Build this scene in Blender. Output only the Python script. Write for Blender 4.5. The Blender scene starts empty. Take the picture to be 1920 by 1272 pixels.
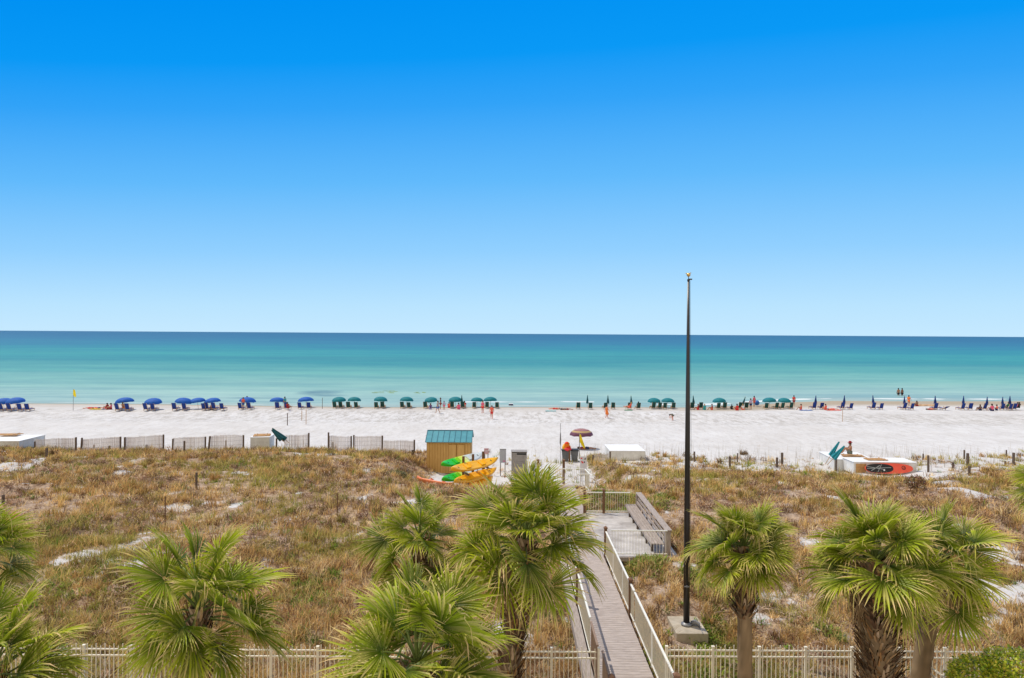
import bpy, bmesh, math, random
import numpy as np
from mathutils import Vector, Matrix
R = math.radians
random.seed(7)
# ------------------------------------------------------------------ camera, sky, sun, exposure
sc = bpy.context.scene
COL = sc.collection
F, CX, CY, ROLL, CAMZ = 1280.0, 960.0, 636.0, 0.00625, 11.5
cam_d = bpy.data.cameras.new("camera"); cam = bpy.data.objects.new("camera", cam_d); COL.objects.link(cam)
cam_d.sensor_width = 36; cam_d.lens = 24; cam_d.clip_end = 120000; cam_d.clip_start = 0.1; cam_d.shift_y = -10 / 1920
cam.matrix_world = Matrix.Translation((0, 0, CAMZ)) @ Matrix.Rotation(R(90), 4, 'X') @ Matrix.Rotation(ROLL, 4, 'Z')
sc.camera = cam
SUN = Vector((-0.42, 0.30, 0.86)).normalized()
w = bpy.data.worlds.new("World"); sc.world = w; w.use_nodes = True
nt = w.node_tree; nt.nodes.clear()
N = nt.nodes.new; LK = nt.links.new
wo = N('ShaderNodeOutputWorld'); bg = N('ShaderNodeBackground'); sky = N('ShaderNodeTexSky')
sky.sky_type = 'NISHITA'; sky.sun_disc = False
sky.sun_elevation = math.asin(SUN.z); sky.sun_rotation = math.atan2(SUN.x, SUN.y)
sky.air_density = 1.0; sky.dust_density = 0.4; sky.ozone_density = 2.0
tc = N('ShaderNodeTexCoord'); sx = N('ShaderNodeSeparateXYZ'); LK(tc.outputs['Generated'], sx.inputs[0])
def wm_(op, a, b):
    z = N('ShaderNodeMath'); z.operation = op
    for i, v in enumerate((a, b)):
        if isinstance(v, (int, float)): z.inputs[i].default_value = v
        else: LK(v, z.inputs[i])
    return z.outputs[0]
den = wm_('SQRT', wm_('SUBTRACT', 1.0, wm_('MULTIPLY', .75, wm_('MULTIPLY', sx.outputs['X'], sx.outputs['X']))), 0)
elev = wm_('MULTIPLY', wm_('DIVIDE', sx.outputs['Z'], den), wm_('SUBTRACT', 1.0, wm_('MULTIPLY', sx.outputs['X'], .15)))
cr = N('ShaderNodeValToRGB'); LK(elev, cr.inputs[0])
def lin(c):
    return tuple(((v / 255) / 12.92 if v <= 10 else (((v / 255) + .055) / 1.055) ** 2.4) for v in c)
stops = [(0.0, (198, 233, 255)), (0.04, (186, 228, 255)), (0.12, (146, 208, 255)), (0.22, (98, 186, 252)), (0.32, (50, 163, 248)), (0.38, (10, 153, 246)), (0.46, (0, 144, 242))]
els = cr.color_ramp.elements
els[0].position = stops[0][0]; els[0].color = (*lin(stops[0][1]), 1); els[1].position = stops[-1][0]; els[1].color = (*lin(stops[-1][1]), 1)
for p, c in stops[1:-1]:
    e = els.new(p); e.color = (*lin(c), 1)
SKYS = 0.13
mulr = N('ShaderNodeVectorMath'); mulr.operation = 'SCALE'; LK(cr.outputs[0], mulr.inputs[0]); mulr.inputs['Scale'].default_value = 1 / SKYS
mx = N('ShaderNodeMix'); mx.data_type = 'RGBA'
mr = N('ShaderNodeMapRange'); LK(sx.outputs['Z'], mr.inputs[0]); mr.inputs[1].default_value = .48; mr.inputs[2].default_value = .75
LK(mr.outputs[0], mx.inputs[0]); LK(mulr.outputs[0], mx.inputs[6]); LK(sky.outputs[0], mx.inputs[7])
# inland half of the sky (behind the viewer): warm glow added as fill light
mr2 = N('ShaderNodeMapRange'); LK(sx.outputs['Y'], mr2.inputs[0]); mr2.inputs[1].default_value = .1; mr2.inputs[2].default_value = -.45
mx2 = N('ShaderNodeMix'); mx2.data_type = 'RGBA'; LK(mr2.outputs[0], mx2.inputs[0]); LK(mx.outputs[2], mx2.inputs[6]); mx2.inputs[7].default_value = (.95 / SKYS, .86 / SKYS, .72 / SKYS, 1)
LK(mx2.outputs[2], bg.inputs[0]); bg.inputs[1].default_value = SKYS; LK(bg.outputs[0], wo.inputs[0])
sd = bpy.data.lights.new("sun", 'SUN'); sd.energy = 3.4; sd.angle = R(0.53); sd.color = (1, .93, .80)
so = bpy.data.objects.new("sun", sd); COL.objects.link(so); so.rotation_euler = SUN.to_track_quat('Z', 'Y').to_euler()
so.location = (0, 0, 60)
vs = sc.view_settings; vs.view_transform = 'Standard'; vs.look = 'None'; vs.exposure = 0.0; vs.gamma = 1
sc.cycles.max_bounces = 6

# ------------------------------------------------------------------ helpers
def ray(px, py):
    u, v = px - CX, py - CY + 10
    return u + ROLL * v, v - ROLL * u
def P(px, py, Y):
    a, b = ray(px, py); return Vector((a * Y / F, Y, CAMZ - b * Y / F))
def hashn(ix, iy, s):
    n = (ix.astype(np.int64) * 374761393 + iy.astype(np.int64) * 668265263 + s * 1442695041) & 0x7fffffff
    n = ((n ^ (n >> 13)) * 1274126177) & 0x7fffffff
    n = n ^ (n >> 16)
    return (n & 0xffffff) / float(0xffffff)
def vn(x, y, scale, s=0):
    x = np.asarray(x, float) / scale + 1000; y = np.asarray(y, float) / scale + 1000
    ix, iy = np.floor(x), np.floor(y); fx, fy = x - ix, y - iy
    fx = fx * fx * (3 - 2 * fx); fy = fy * fy * (3 - 2 * fy)
    a = hashn(ix, iy, s); b = hashn(ix + 1, iy, s); c = hashn(ix, iy + 1, s); d = hashn(ix + 1, iy + 1, s)
    return (a * (1 - fx) + b * fx) * (1 - fy) + (c * (1 - fx) + d * fx) * fy
def fbm(x, y, scale, s=0, o=3):
    t = 0; a = .5; n = 0
    for i in range(o):
        t = t + a * vn(x, y, scale / 2 ** i, s + i * 17); n += a; a *= .5
    return t / n
def ss(a, b, x):
    t = np.clip((x - a) / (b - a), 0, 1); return t * t * (3 - 2 * t)
def shore(x):
    return 107 + 15 * ss(26, 60, x) + 1.2 * np.sin(np.asarray(x) / 14.)
def H(x, y):
    x = np.asarray(x, float); y = np.asarray(y, float)
    y0_ = y; y = y + 5.5 * ss(1.5, 7, x) * ss(36, 46, y) * (1 - ss(60, 70, y))
    b = np.interp(y, [-400, 5, 14, 18, 24, 30, 45, 52, 57, 62, 68, 80, 83, 86, 96], [1.0, 1.2, 1.5, 1.9, 2.22, 2.3, 2.2, 1.95, 1.35, .8, .72, .72, .66, .5, .5])
    y = y0_; S = shore(x)
    b = np.where(y > 96, .5 - .5 * ss(0, 1, (y - 96) / (S - 96)) ** .8, b)
    b = np.where(y > S, -(y - S) * .035, b)
    b = np.maximum(b, -4)
    dm = ss(16, 22, y) * (1 - ss(54, 64, y))
    b = b + dm * (.75 * (fbm(x, y, 7, 3) - .5) + .35 * (vn(x, y, 1.6, 9) - .5))
    b = b + ss(66, 70, y) * (1 - ss(96, 103, y)) * .10 * (fbm(x, y, 2.2, 31) - .5)
    dep = np.exp(-(((x + 3.0) / 4.6) ** 2 + ((y - 51) / 6.5) ** 2))
    b = b - 1.35 * ss(0.12, .75, dep) * dm
    b = b - .75 * np.exp(-(((x - 29) / 5.5) ** 4 + ((y - 52.5) / 7) ** 4))
    b = b + .50 * np.exp(-(((x - 5.9) / 1.8) ** 4 + ((y - 24.9) / 2.6) ** 4))
    m2 = ss(-8, -5.5, x) * (1 - ss(6.0, 8, x)) * ss(40.5, 46, y); b = b * (1 - m2) + np.minimum(b, .72) * m2
    # the sand under the boardwalk and the platform stays below the boards
    wk = (1 - ss(.3, 1.2, np.abs(x - 3.0) - .9)) * (1 - ss(40, 43, y)) * ss(12, 16, y)
    pf = (1 - ss(.1, .6, np.abs(x - 5.1) - 1.6)) * (1 - ss(.0, .3, np.abs(y - 30.7) - 3.4))
    m = np.maximum(wk, pf)
    return b * (1 - m) + np.minimum(b, 2.05) * m
def h(x, y): return float(H(x, y))
def G(px, py, extra=0.0):
    a, b = ray(px, py); lo, hi = 10., 160.
    last = 10.
    for i in range(601):
        Y = 10 + 150 * i / 600
        if CAMZ - b * Y / F <= h(a * Y / F, Y) + extra: hi = Y; lo = last; break
        last = Y
    for _ in range(20):
        m = (lo + hi) / 2
        if CAMZ - b * m / F <= h(a * m / F, m) + extra: hi = m
        else: lo = m
    x = a * hi / F
    return Vector((x, hi, h(x, hi)))

def tag(o, label=None, cat=None, group=None, kind=None):
    if label: o['label'] = label
    if cat: o['category'] = cat
    if group: o['group'] = group
    if kind: o['kind'] = kind
    return o
def thing(name, label, cat, loc=(0, 0, 0), rz=0, group=None, kind=None):
    o = bpy.data.objects.new(name, None); COL.objects.link(o); o.location = loc; o.rotation_euler = (0, 0, rz)
    o.empty_display_size = .2
    return tag(o, label, cat, group, kind)
class MB:
    def __init__(s): s.bm = bmesh.new()
    def box(s, c, d, rz=0, M=None, bevel=0):
        m = Matrix.Translation(c) @ Matrix.Rotation(rz, 4, 'Z') @ Matrix.Diagonal((*d, 1))
        if M is not None: m = M @ m
        r = bmesh.ops.create_cube(s.bm, size=1, matrix=m)
        if bevel:
            es = list({e for v in r['verts'] for e in v.link_edges})
            bmesh.ops.bevel(s.bm, geom=es, offset=bevel, segments=1, affect='EDGES')
        return s
    def b3(s, x0, x1, y0, y1, z0, z1, bevel=0):
        return s.box(((x0 + x1) / 2, (y0 + y1) / 2, (z0 + z1) / 2), (x1 - x0, y1 - y0, z1 - z0), bevel=bevel)
    def bar(s, a, b, wd, ht, up=(0, 0, 1)):
        a = Vector(a); b = Vector(b); d = b - a; L = d.length; y = d.normalized(); z = Vector(up)
        x = y.cross(z); 
        if x.length < 1e-4: x = Vector((1, 0, 0))
        x.normalize(); z = x.cross(y)
        m = Matrix((x, y, z)).transposed().to_4x4(); m.translation = (a + b) / 2
        bmesh.ops.create_cube(s.bm, size=1, matrix=m @ Matrix.Diagonal((wd, L, ht, 1))); return s
    def tube(s, pts, rad, n=10, cap=True):
        pts = [Vector(p) for p in pts]; rad = rad if isinstance(rad, (list, tuple)) else [rad] * len(pts)
        rings = []
        for i, p in enumerate(pts):
            d = (pts[min(i + 1, len(pts) - 1)] - pts[max(i - 1, 0)]).normalized()
            r = Vector((0, 0, 1)) if abs(d.z) < .9 else Vector((0, 1, 0))
            x = d.cross(r).normalized(); y = d.cross(x)
            rings.append([s.bm.verts.new(p + (x * math.cos(t) + y * math.sin(t)) * rad[i]) for t in [2 * math.pi * k / n for k in range(n)]])
        for A, B in zip(rings, rings[1:]):
            for k in range(n): s.bm.faces.new((A[k], A[(k + 1) % n], B[(k + 1) % n], B[k]))
        if cap:
            s.bm.faces.new(rings[0][::-1]); s.bm.faces.new(rings[-1])
        return s
    def loft(s, rings, closed=True, cap=True):
        rr = [[s.bm.verts.new(p) for p in r] for r in rings]; n = len(rr[0])
        for A, B in zip(rr, rr[1:]):
            for k in range(n if closed else n - 1): s.bm.faces.new((A[k], A[(k + 1) % n], B[(k + 1) % n], B[k]))
        if cap and closed: s.bm.faces.new(rr[0][::-1]); s.bm.faces.new(rr[-1])
        return s
    def prism(s, poly, z0, z1):
        return s.loft([[(x, y, z0) for x, y in poly], [(x, y, z1) for x, y in poly]])
    def ball(s, c, r, sc_=(1, 1, 1), u=12, v=8, M=None):
        m = Matrix.Translation(c) @ Matrix.Diagonal((*[r * k for k in sc_], 1))
        if M is not None: m = M @ m
        bmesh.ops.create_uvsphere(s.bm, u_segments=u, v_segments=v, radius=1, matrix=m); return s
    def build(s, name, mat, parent=None, smooth=False, mesh_only=False, loc=None, rz=None):
        bmesh.ops.recalc_face_normals(s.bm, faces=s.bm.faces)
        me = bpy.data.meshes.new(name); s.bm.to_mesh(me); s.bm.free()
        for m in (mat if isinstance(mat, (list, tuple)) else [mat]): me.materials.append(m)
        if smooth:
            for p in me.polygons: p.use_smooth = True
        if mesh_only: return me
        o = bpy.data.objects.new(name, me); COL.objects.link(o)
        if parent: o.parent = parent
        if loc is not None: o.location = loc
        if rz is not None: o.rotation_euler = (0, 0, rz)
        return o
def np_mesh(name, verts, faces, mat, parent=None, cols=None, smooth=False):
    """verts (n,3); faces list of index arrays (m,k)"""
    me = bpy.data.meshes.new(name); me.vertices.add(len(verts)); me.vertices.foreach_set('co', np.ascontiguousarray(verts, np.float32).ravel())
    tot = np.concatenate([np.full(len(f), f.shape[1], np.int32) for f in faces]); idx = np.concatenate([f.ravel() for f in faces]).astype(np.int32)
    me.loops.add(len(idx)); me.loops.foreach_set('vertex_index', idx)
    me.polygons.add(len(tot)); st = np.concatenate([[0], np.cumsum(tot)[:-1]]).astype(np.int32); me.polygons.foreach_set('loop_start', st)
    try: me.polygons.foreach_set('loop_total', tot)
    except Exception: pass
    if smooth: me.polygons.foreach_set('use_smooth', np.ones(len(tot), bool))
    me.update(calc_edges=True)
    if cols is not None:
        at = me.color_attributes.new('Col', 'FLOAT_COLOR', 'POINT'); c = np.ones((len(verts), 4), np.float32); c[:, :3] = cols
        at.data.foreach_set('color', c.ravel())
    me.materials.append(mat)
    o = bpy.data.objects.new(name, me); COL.objects.link(o)
    if parent: o.parent = parent
    return o
def copy_tree(o, parent=None):
    c = o.copy(); COL.objects.link(c); c.parent = parent
    for ch in list(o.children): copy_tree(ch, c)
    return c
def setmat(o, m):
    o.material_slots[0].link = 'OBJECT'; o.material_slots[0].material = m

# ------------------------------------------------------------------ materials
def newmat(name):
    m = bpy.data.materials.new(name); m.use_nodes = True; t = m.node_tree; return m, t, t.nodes['Principled BSDF']
def mat(name, c, rough=.7, var=.18, scale=6., bump=.15, bscale=40., metal=0, spec=.35, c2=None, stretch=None, dist=.01):
    m, t, b = newmat(name); n = t.nodes.new; l = t.links.new
    tcn = n('ShaderNodeTexCoord'); mp = n('ShaderNodeMapping'); l(tcn.outputs['Object'], mp.inputs[0])
    if stretch: mp.inputs['Scale'].default_value = stretch
    nz = n('ShaderNodeTexNoise'); nz.inputs['Scale'].default_value = scale; nz.inputs['Detail'].default_value = 6; nz.inputs['Roughness'].default_value = .65; l(mp.outputs[0], nz.inputs[0])
    r = n('ShaderNodeValToRGB'); l(nz.outputs[0], r.inputs[0]); r.color_ramp.elements[0].position = .3; r.color_ramp.elements[1].position = .7
    c2 = c2 or [min(1, k * (1 + var)) for k in c]
    r.color_ramp.elements[0].color = (*[k * (1 - var) for k in c], 1); r.color_ramp.elements[1].color = (*c2, 1)
    l(r.outputs[0], b.inputs['Base Color']); b.inputs['Roughness'].default_value = rough; b.inputs['Metallic'].default_value = metal
    b.inputs['Specular IOR Level'].default_value = spec
    if bump:
        nb = n('ShaderNodeTexNoise'); nb.inputs['Scale'].default_value = bscale; nb.inputs['Detail'].default_value = 4; l(mp.outputs[0], nb.inputs[0])
        bp = n('ShaderNodeBump'); bp.inputs['Strength'].default_value = bump; bp.inputs['Distance'].default_value = dist; l(nb.outputs[0], bp.inputs['Height']); l(bp.outputs[0], b.inputs['Normal'])
    return m
def leafmat(name, transl=.3, rough=.5, spec=.3):
    m, t, b = newmat(name); n = t.nodes.new; l = t.links.new
    at = n('ShaderNodeAttribute'); at.attribute_name = 'Col'; l(at.outputs['Color'], b.inputs['Base Color'])
    b.inputs['Roughness'].default_value = rough; b.inputs['Specular IOR Level'].default_value = spec
    if transl:
        tr = n('ShaderNodeBsdfTranslucent'); l(at.outputs['Color'], tr.inputs[0]); mxs = n('ShaderNodeMixShader'); mxs.inputs[0].default_value = transl
        l(b.outputs[0], mxs.inputs[1]); l(tr.outputs[0], mxs.inputs[2]); l(mxs.outputs[0], t.nodes['Material Output'].inputs[0])
    return m
M = {}
M['wood'] = mat('weathered_wood', (.40, .325, .285), .85, .22, 3, .3, 30, stretch=(1, 7, 1), c2=(.56, .48, .44))
M['benchwood'] = mat('bench_wood', (.32, .26, .22), .85, .2, 3, .3, 30, stretch=(6, 1, 1), c2=(.46, .39, .35))
M['screen'] = mat('grey_screen_wood', (.30, .28, .27), .85, .2, 4, .2)
M['post'] = mat('brown_post', (.16, .085, .045), .8, .3, 4, .3, 40)
M['greypost'] = mat('grey_post', (.13, .095, .075), .9, .35, 3, .4, 30)
M['cap'] = mat('post_cap', (.22, .12, .075), .75, .2, 6, .2, 40)
M['rail'] = mat('cream_metal', (.84, .81, .73), .4, .06, 4, 0)
M['railpick'] = mat('cream_pickets', (.66, .60, .48), .5, .1, 6, 0)
M['fence'] = mat('cream_fence', (.88, .80, .64), .42, .08, 4, 0)
M['pickets'] = mat('tan_pickets', (.55, .45, .31), .5, .12, 6, 0)
M['gate'] = mat('brown_gate', (.30, .20, .14), .6, .15, 5, .1)
M['concrete'] = mat('concrete', (.42, .35, .26), .9, .2, 3, .3, 25, c2=(.55, .48, .38))
M['deckfloor'] = mat('platform_floor', (.36, .32, .30), .9, .3, 1.1, .25, 25, c2=(.62, .58, .55))
M['pole'] = mat('bronze_pole', (.020, .015, .013), .3, .2, 5, .05, spec=.5)
M['gold'] = mat('gold_metal', (.7, .45, .14), .35, .1, 5, 0, metal=.8)
M['steel'] = mat('grey_metal', (.25, .25, .26), .45, .2, 5, .1, metal=.3)
M['dark'] = mat('dark_plastic', (.03, .033, .036), .5, .2, 5, 0)
M['bin'] = mat('grey_bin', (.14, .15, .165), .5, .15, 5, .05)
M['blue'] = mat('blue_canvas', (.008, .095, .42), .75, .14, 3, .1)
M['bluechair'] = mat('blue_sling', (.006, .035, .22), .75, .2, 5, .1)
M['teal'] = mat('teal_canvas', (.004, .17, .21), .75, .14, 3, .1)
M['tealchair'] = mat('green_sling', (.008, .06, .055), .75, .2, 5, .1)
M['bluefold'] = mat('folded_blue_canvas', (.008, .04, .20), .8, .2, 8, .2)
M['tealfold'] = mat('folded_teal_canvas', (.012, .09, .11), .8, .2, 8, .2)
M['tealbright'] = mat('bright_teal_canvas', (.01, .22, .28), .8, .2, 8, .2)
M['pinewood'] = mat('pine_frame', (.50, .33, .20), .8, .2, 5, .2)
M['plywood'] = mat('orange_plywood', (.45, .23, .08), .8, .2, 3, .2, c2=(.58, .34, .14))
M['white'] = mat('white_paint', (.78, .78, .78), .6, .04, 2, .05)
M['whitebox'] = mat('white_box_paint', (.62, .61, .59), .7, .1, 1.5, .1, c2=(.78, .78, .76))
M['yellow'] = mat('yellow_cloth', (.85, .68, .02), .8, .1, 5, .1)
M['sandfence'] = mat('pale_slats', (.70, .64, .67), .9, .15, 12, .1, c2=(.80, .77, .79))
M['ochre'] = mat('ochre_siding', (.54, .32, .10), .8, .10, 2.5, .1, 30, stretch=(4, 4, .5), c2=(.64, .40, .14))
M['ochredark'] = mat('ochre_trim', (.36, .17, .03), .8, .15, 3, .1)
M['roof'] = mat('teal_metal_roof', (.05, .25, .33), .45, .1, 2, .03, c2=(.08, .32, .40))
M['roofseam'] = mat('roof_seam', (.02, .13, .19), .5, .1, 3, 0)
M['kyellow'] = mat('yellow_plastic', (.92, .47, .008), .35, .08, 3, 0, spec=.5)
M['korange'] = mat('orange_plastic', (.85, .24, .09), .4, .1, 3, 0, spec=.5)
M['boardred'] = mat('red_board', (.80, .10, .055), .4, .06, 3, 0)
M['boardblack'] = mat('black_pad', (.02, .02, .022), .7, .2, 3, 0)
M['boardgrey'] = mat('grey_mark', (.40, .42, .42), .7, .1, 3, 0)
M['red'] = mat('red_cloth', (.62, .02, .02), .8, .12, 6, .1)
M['boot'] = leafmat('palm_boot_fibre', 0, .9, .1)
M['frond'] = leafmat('palm_leaf', .38, .42, .32)
M['grass'] = leafmat('dune_grass_blade', .25, .8, .1)
M['leaf'] = leafmat('hedge_leaf', .45, .4, .3)
M['foam'] = mat('sea_foam', (.75, .78, .78), .9, .06, 3, 0)
M['weed'] = mat('floating_weed', (.24, .33, .05), .8, .2, 6, 0)
# sand
m, t, b = newmat('sand_ground'); n = t.nodes.new; l = t.links.new
geo = n('ShaderNodeNewGeometry'); at = n('ShaderNodeAttribute'); at.attribute_name = 'Col'; sep = n('ShaderNodeSeparateColor'); l(at.outputs['Color'], sep.inputs[0])
def noise(scale, det=5, rough=.6, vec=None):
    z = n('ShaderNodeTexNoise'); z.inputs['Scale'].default_value = scale; z.inputs['Detail'].default_value = det; z.inputs['Roughness'].default_value = rough
    l(vec if vec else geo.outputs['Position'], z.inputs[0]); return z.outputs[0]
def math_(op, a, b_=None, c=None):
    z = n('ShaderNodeMath'); z.operation = op
    for i, v in enumerate((a, b_, c)):
        if v is None: continue
        if isinstance(v, (int, float)): z.inputs[i].default_value = v
        else: l(v, z.inputs[i])
    return z.outputs[0]
def mixc(f, a, b_):
    z = n('ShaderNodeMix'); z.data_type = 'RGBA'
    for i, v in ((0, f), (6, a), (7, b_)):
        if isinstance(v, (int, float)): z.inputs[i].default_value = v
        elif isinstance(v, tuple): z.inputs[i].default_value = (*v, 1)
        else: l(v, z.inputs[i])
    return z.outputs[2]
def mrange(v, a, b_, c=0, d=1):
    z = n('ShaderNodeMapRange'); l(v, z.inputs[0])
    for i, k in enumerate((a, b_, c, d)): z.inputs[i + 1].default_value = k
    return z.outputs[0]
sand = mixc(mrange(noise(.25, 6), .35, .65), (.61, .59, .585), (.68, .668, .67))
sand = mixc(mrange(noise(3.0, 8, .75), .52, .72, 0, .40), sand, (.42, .39, .37))
mpt = n('ShaderNodeMapping'); l(geo.outputs['Position'], mpt.inputs[0]); mpt.inputs['Scale'].default_value = (1, .28, 1)
trk = mrange(noise(1.5, 8, .8, mpt.outputs[0]), .46, .60, 0, .80)
sand = mixc(mrange(noise(.05, 3, .5), .45, .6, 0, .25), sand, (.55, .515, .48))
band = sep.outputs[2]                                      # B: walked-on, trampled zone
sand = mixc(math_('MULTIPLY', trk, band), sand, (.37, .34, .31))
wet = sep.outputs[1]
sand = mixc(wet, sand, (.40, .335, .255))
lit = mixc(mrange(noise(5, 7, .7), .38, .62), (.19, .115, .07), (.50, .365, .25))
lit = mixc(mrange(noise(1.2, 4), .45, .65, 0, .6), lit, (.56, .45, .38))
f = math_('ADD', sep.outputs[0], mrange(noise(1.6, 8, .8), .35, .65, -.55, .55))
f = math_('ADD', f, math_('MULTIPLY', sep.outputs[0], .25))
colr = mixc(mrange(f, .35, .6), sand, lit)
l(colr, b.inputs['Base Color']); b.inputs['Roughness'].default_value = .95; b.inputs['Specular IOR Level'].default_value = .1
bp = n('ShaderNodeBump'); bp.inputs['Strength'].default_value = .7; bp.inputs['Distance'].default_value = .14; l(noise(2.0, 8, .75), bp.inputs['Height']); l(bp.outputs[0], b.inputs['Normal'])
M['sand'] = m
# sea
m, t, b = newmat('sea_water'); n = t.nodes.new; l = t.links.new
geo = n('ShaderNodeNewGeometry'); s3 = n('ShaderNodeSeparateXYZ'); l(geo.outputs['Position'], s3.inputs[0])
mp = n('ShaderNodeMapping'); l(geo.outputs['Position'], mp.inputs[0]); mp.inputs['Scale'].default_value = (.15, 1, 1)
mp2 = n('ShaderNodeMapping'); l(geo.outputs['Position'], mp2.inputs[0]); mp2.inputs['Scale'].default_value = (.006, .022, 1)
nA = noise(1.0, 4, .55, mp2.outputs[0])
yy = math_('SUBTRACT', s3.outputs[1], mrange(s3.outputs[0], 26, 60, 0, 13))
tt = math_('DIVIDE', 107.0, math_('MAXIMUM', yy, 1.0))
tt = math_('ADD', tt, math_('MULTIPLY', math_('SUBTRACT', nA, .5), .26))
r = n('ShaderNodeValToRGB'); l(tt, r.inputs[0]); SEA = [(0.0, (54, 96, 134)), (.07, (56, 106, 142)), (.14, (58, 120, 148)), (.22, (58, 138, 150)), (.30, (70, 154, 152)), (.38, (66, 142, 146)), (.50, (100, 166, 158)), (.64, (132, 182, 170)), (.80, (158, 192, 182)), (.95, (162, 190, 184)), (1.0, (172, 188, 180))]
els = r.color_ramp.elements; els[0].position = 0; els[0].color = (*lin(SEA[0][1]), 1); els[1].position = 1; els[1].color = (*lin(SEA[-1][1]), 1)
for p_, c_ in SEA[1:-1]: e = els.new(p_); e.color = (*lin(c_), 1)
seac = r.outputs[0]
wv = noise(.55, 5, .6, mp.outputs[0])
seac = mixc(mrange(wv, .40, .66, 0, .42), seac, mixc(.5, seac, (.01, .12, .22)))
wv2 = noise(.09, 9, .8, mp.outputs[0]); seac = mixc(mrange(wv2, .42, .62, 0, .50), seac, mixc(.6, seac, (.02, .16, .24)))
wv4 = noise(.022, 8, .75, mp.outputs[0]); seac = mixc(mrange(wv4, .44, .60, 0, .38), seac, mixc(.5, seac, (.02, .14, .24)))
wv3 = noise(1.7, 6, .75, mp.outputs[0]); seac = mixc(mrange(wv3, .56, .70, 0, .35), seac, mixc(.5, seac, (.55, .66, .66)))
for (x0, y0, rx, ry, st) in [(-37, 131, 5, 6, .9), (-34, 125, 4, 3.5, .7), (-46, 119, 7, 1.6, .7), (-37, 118, 4, 1.4, .6), (-40, 112.5, 6, 1.0, .5)]:   # weed lying on the shallow bottom
    dx = math_('DIVIDE', math_('SUBTRACT', s3.outputs[0], x0), rx); dy = math_('DIVIDE', math_('SUBTRACT', s3.outputs[1], y0), ry)
    d = math_('ADD', math_('ADD', math_('MULTIPLY', dx, dx), math_('MULTIPLY', dy, dy)), math_('MULTIPLY', noise(.35, 4, .6, None), 1.2))
    seac = mixc(mrange(d, .5, 1.6, st, 0), seac, (.11, .21, .26))
l(seac, b.inputs['Base Color']); b.inputs['Roughness'].default_value = .5; b.inputs['Specular IOR Level'].default_value = .12; b.inputs['IOR'].default_value = 1.33
bp = n('ShaderNodeBump'); bp.inputs['Strength'].default_value = .45; bp.inputs['Distance'].default_value = .25; l(noise(.8, 5, .6, mp.outputs[0]), bp.inputs['Height']); l(bp.outputs[0], b.inputs['Normal'])
M['sea'] = m
# striped umbrella
m, t, b = newmat('striped_canvas'); n = t.nodes.new; l = t.links.new
tcn = n('ShaderNodeTexCoord'); s3 = n('ShaderNodeSeparateXYZ'); l(tcn.outputs['Object'], s3.inputs[0])
rad = math_('SQRT', math_('ADD', math_('MULTIPLY', s3.outputs[0], s3.outputs[0]), math_('MULTIPLY', s3.outputs[1], s3.outputs[1])))
r = n('ShaderNodeValToRGB'); r.color_ramp.interpolation = 'CONSTANT'; l(rad, r.inputs[0])
cs = [(0, (.34, .20, .17)), (.25, (.28, .10, .12)), (.42, (.38, .24, .23)), (.58, (.24, .09, .12)), (.74, (.45, .33, .14)), (.86, (.36, .24, .14)), (.94, (.14, .05, .09))]
els = r.color_ramp.elements; els[0].color = (*cs[0][1], 1); els[1].position = cs[-1][0]; els[1].color = (*cs[-1][1], 1)
for p_, c_ in cs[1:-1]: e = els.new(p_); e.color = (*c_, 1)
l(r.outputs[0], b.inputs['Base Color']); b.inputs['Roughness'].default_value = .8; M['stripe'] = m
# green kayak: bright green bow shading into yellow and a pale grey stern
def kayakmat(name, stops_):
    global n, l
    m, t, b = newmat(name); n = t.nodes.new; l = t.links.new
    tcn = n('ShaderNodeTexCoord'); s3 = n('ShaderNodeSeparateXYZ'); l(tcn.outputs['Object'], s3.inputs[0])
    r = n('ShaderNodeValToRGB'); l(mrange(s3.outputs[0], -2.0, 2.0), r.inputs[0]); els = r.color_ramp.elements
    els[0].position = stops_[0][0]; els[0].color = (*stops_[0][1], 1); els[1].position = stops_[-1][0]; els[1].color = (*stops_[-1][1], 1)
    for p_, c_ in stops_[1:-1]: e = els.new(p_); e.color = (*c_, 1)
    l(r.outputs[0], b.inputs['Base Color']); b.inputs['Roughness'].default_value = .35; b.inputs['Specular IOR Level'].default_value = .5; return m
M['kgreen'] = kayakmat('green_plastic', [(0, (.04, .58, .01)), (.30, (.03, .55, .01)), (.42, (.55, .80, .01)), (.55, (.75, .80, .10)), (.66, (.60, .66, .68)), (1, (.62, .68, .72))])

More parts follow.
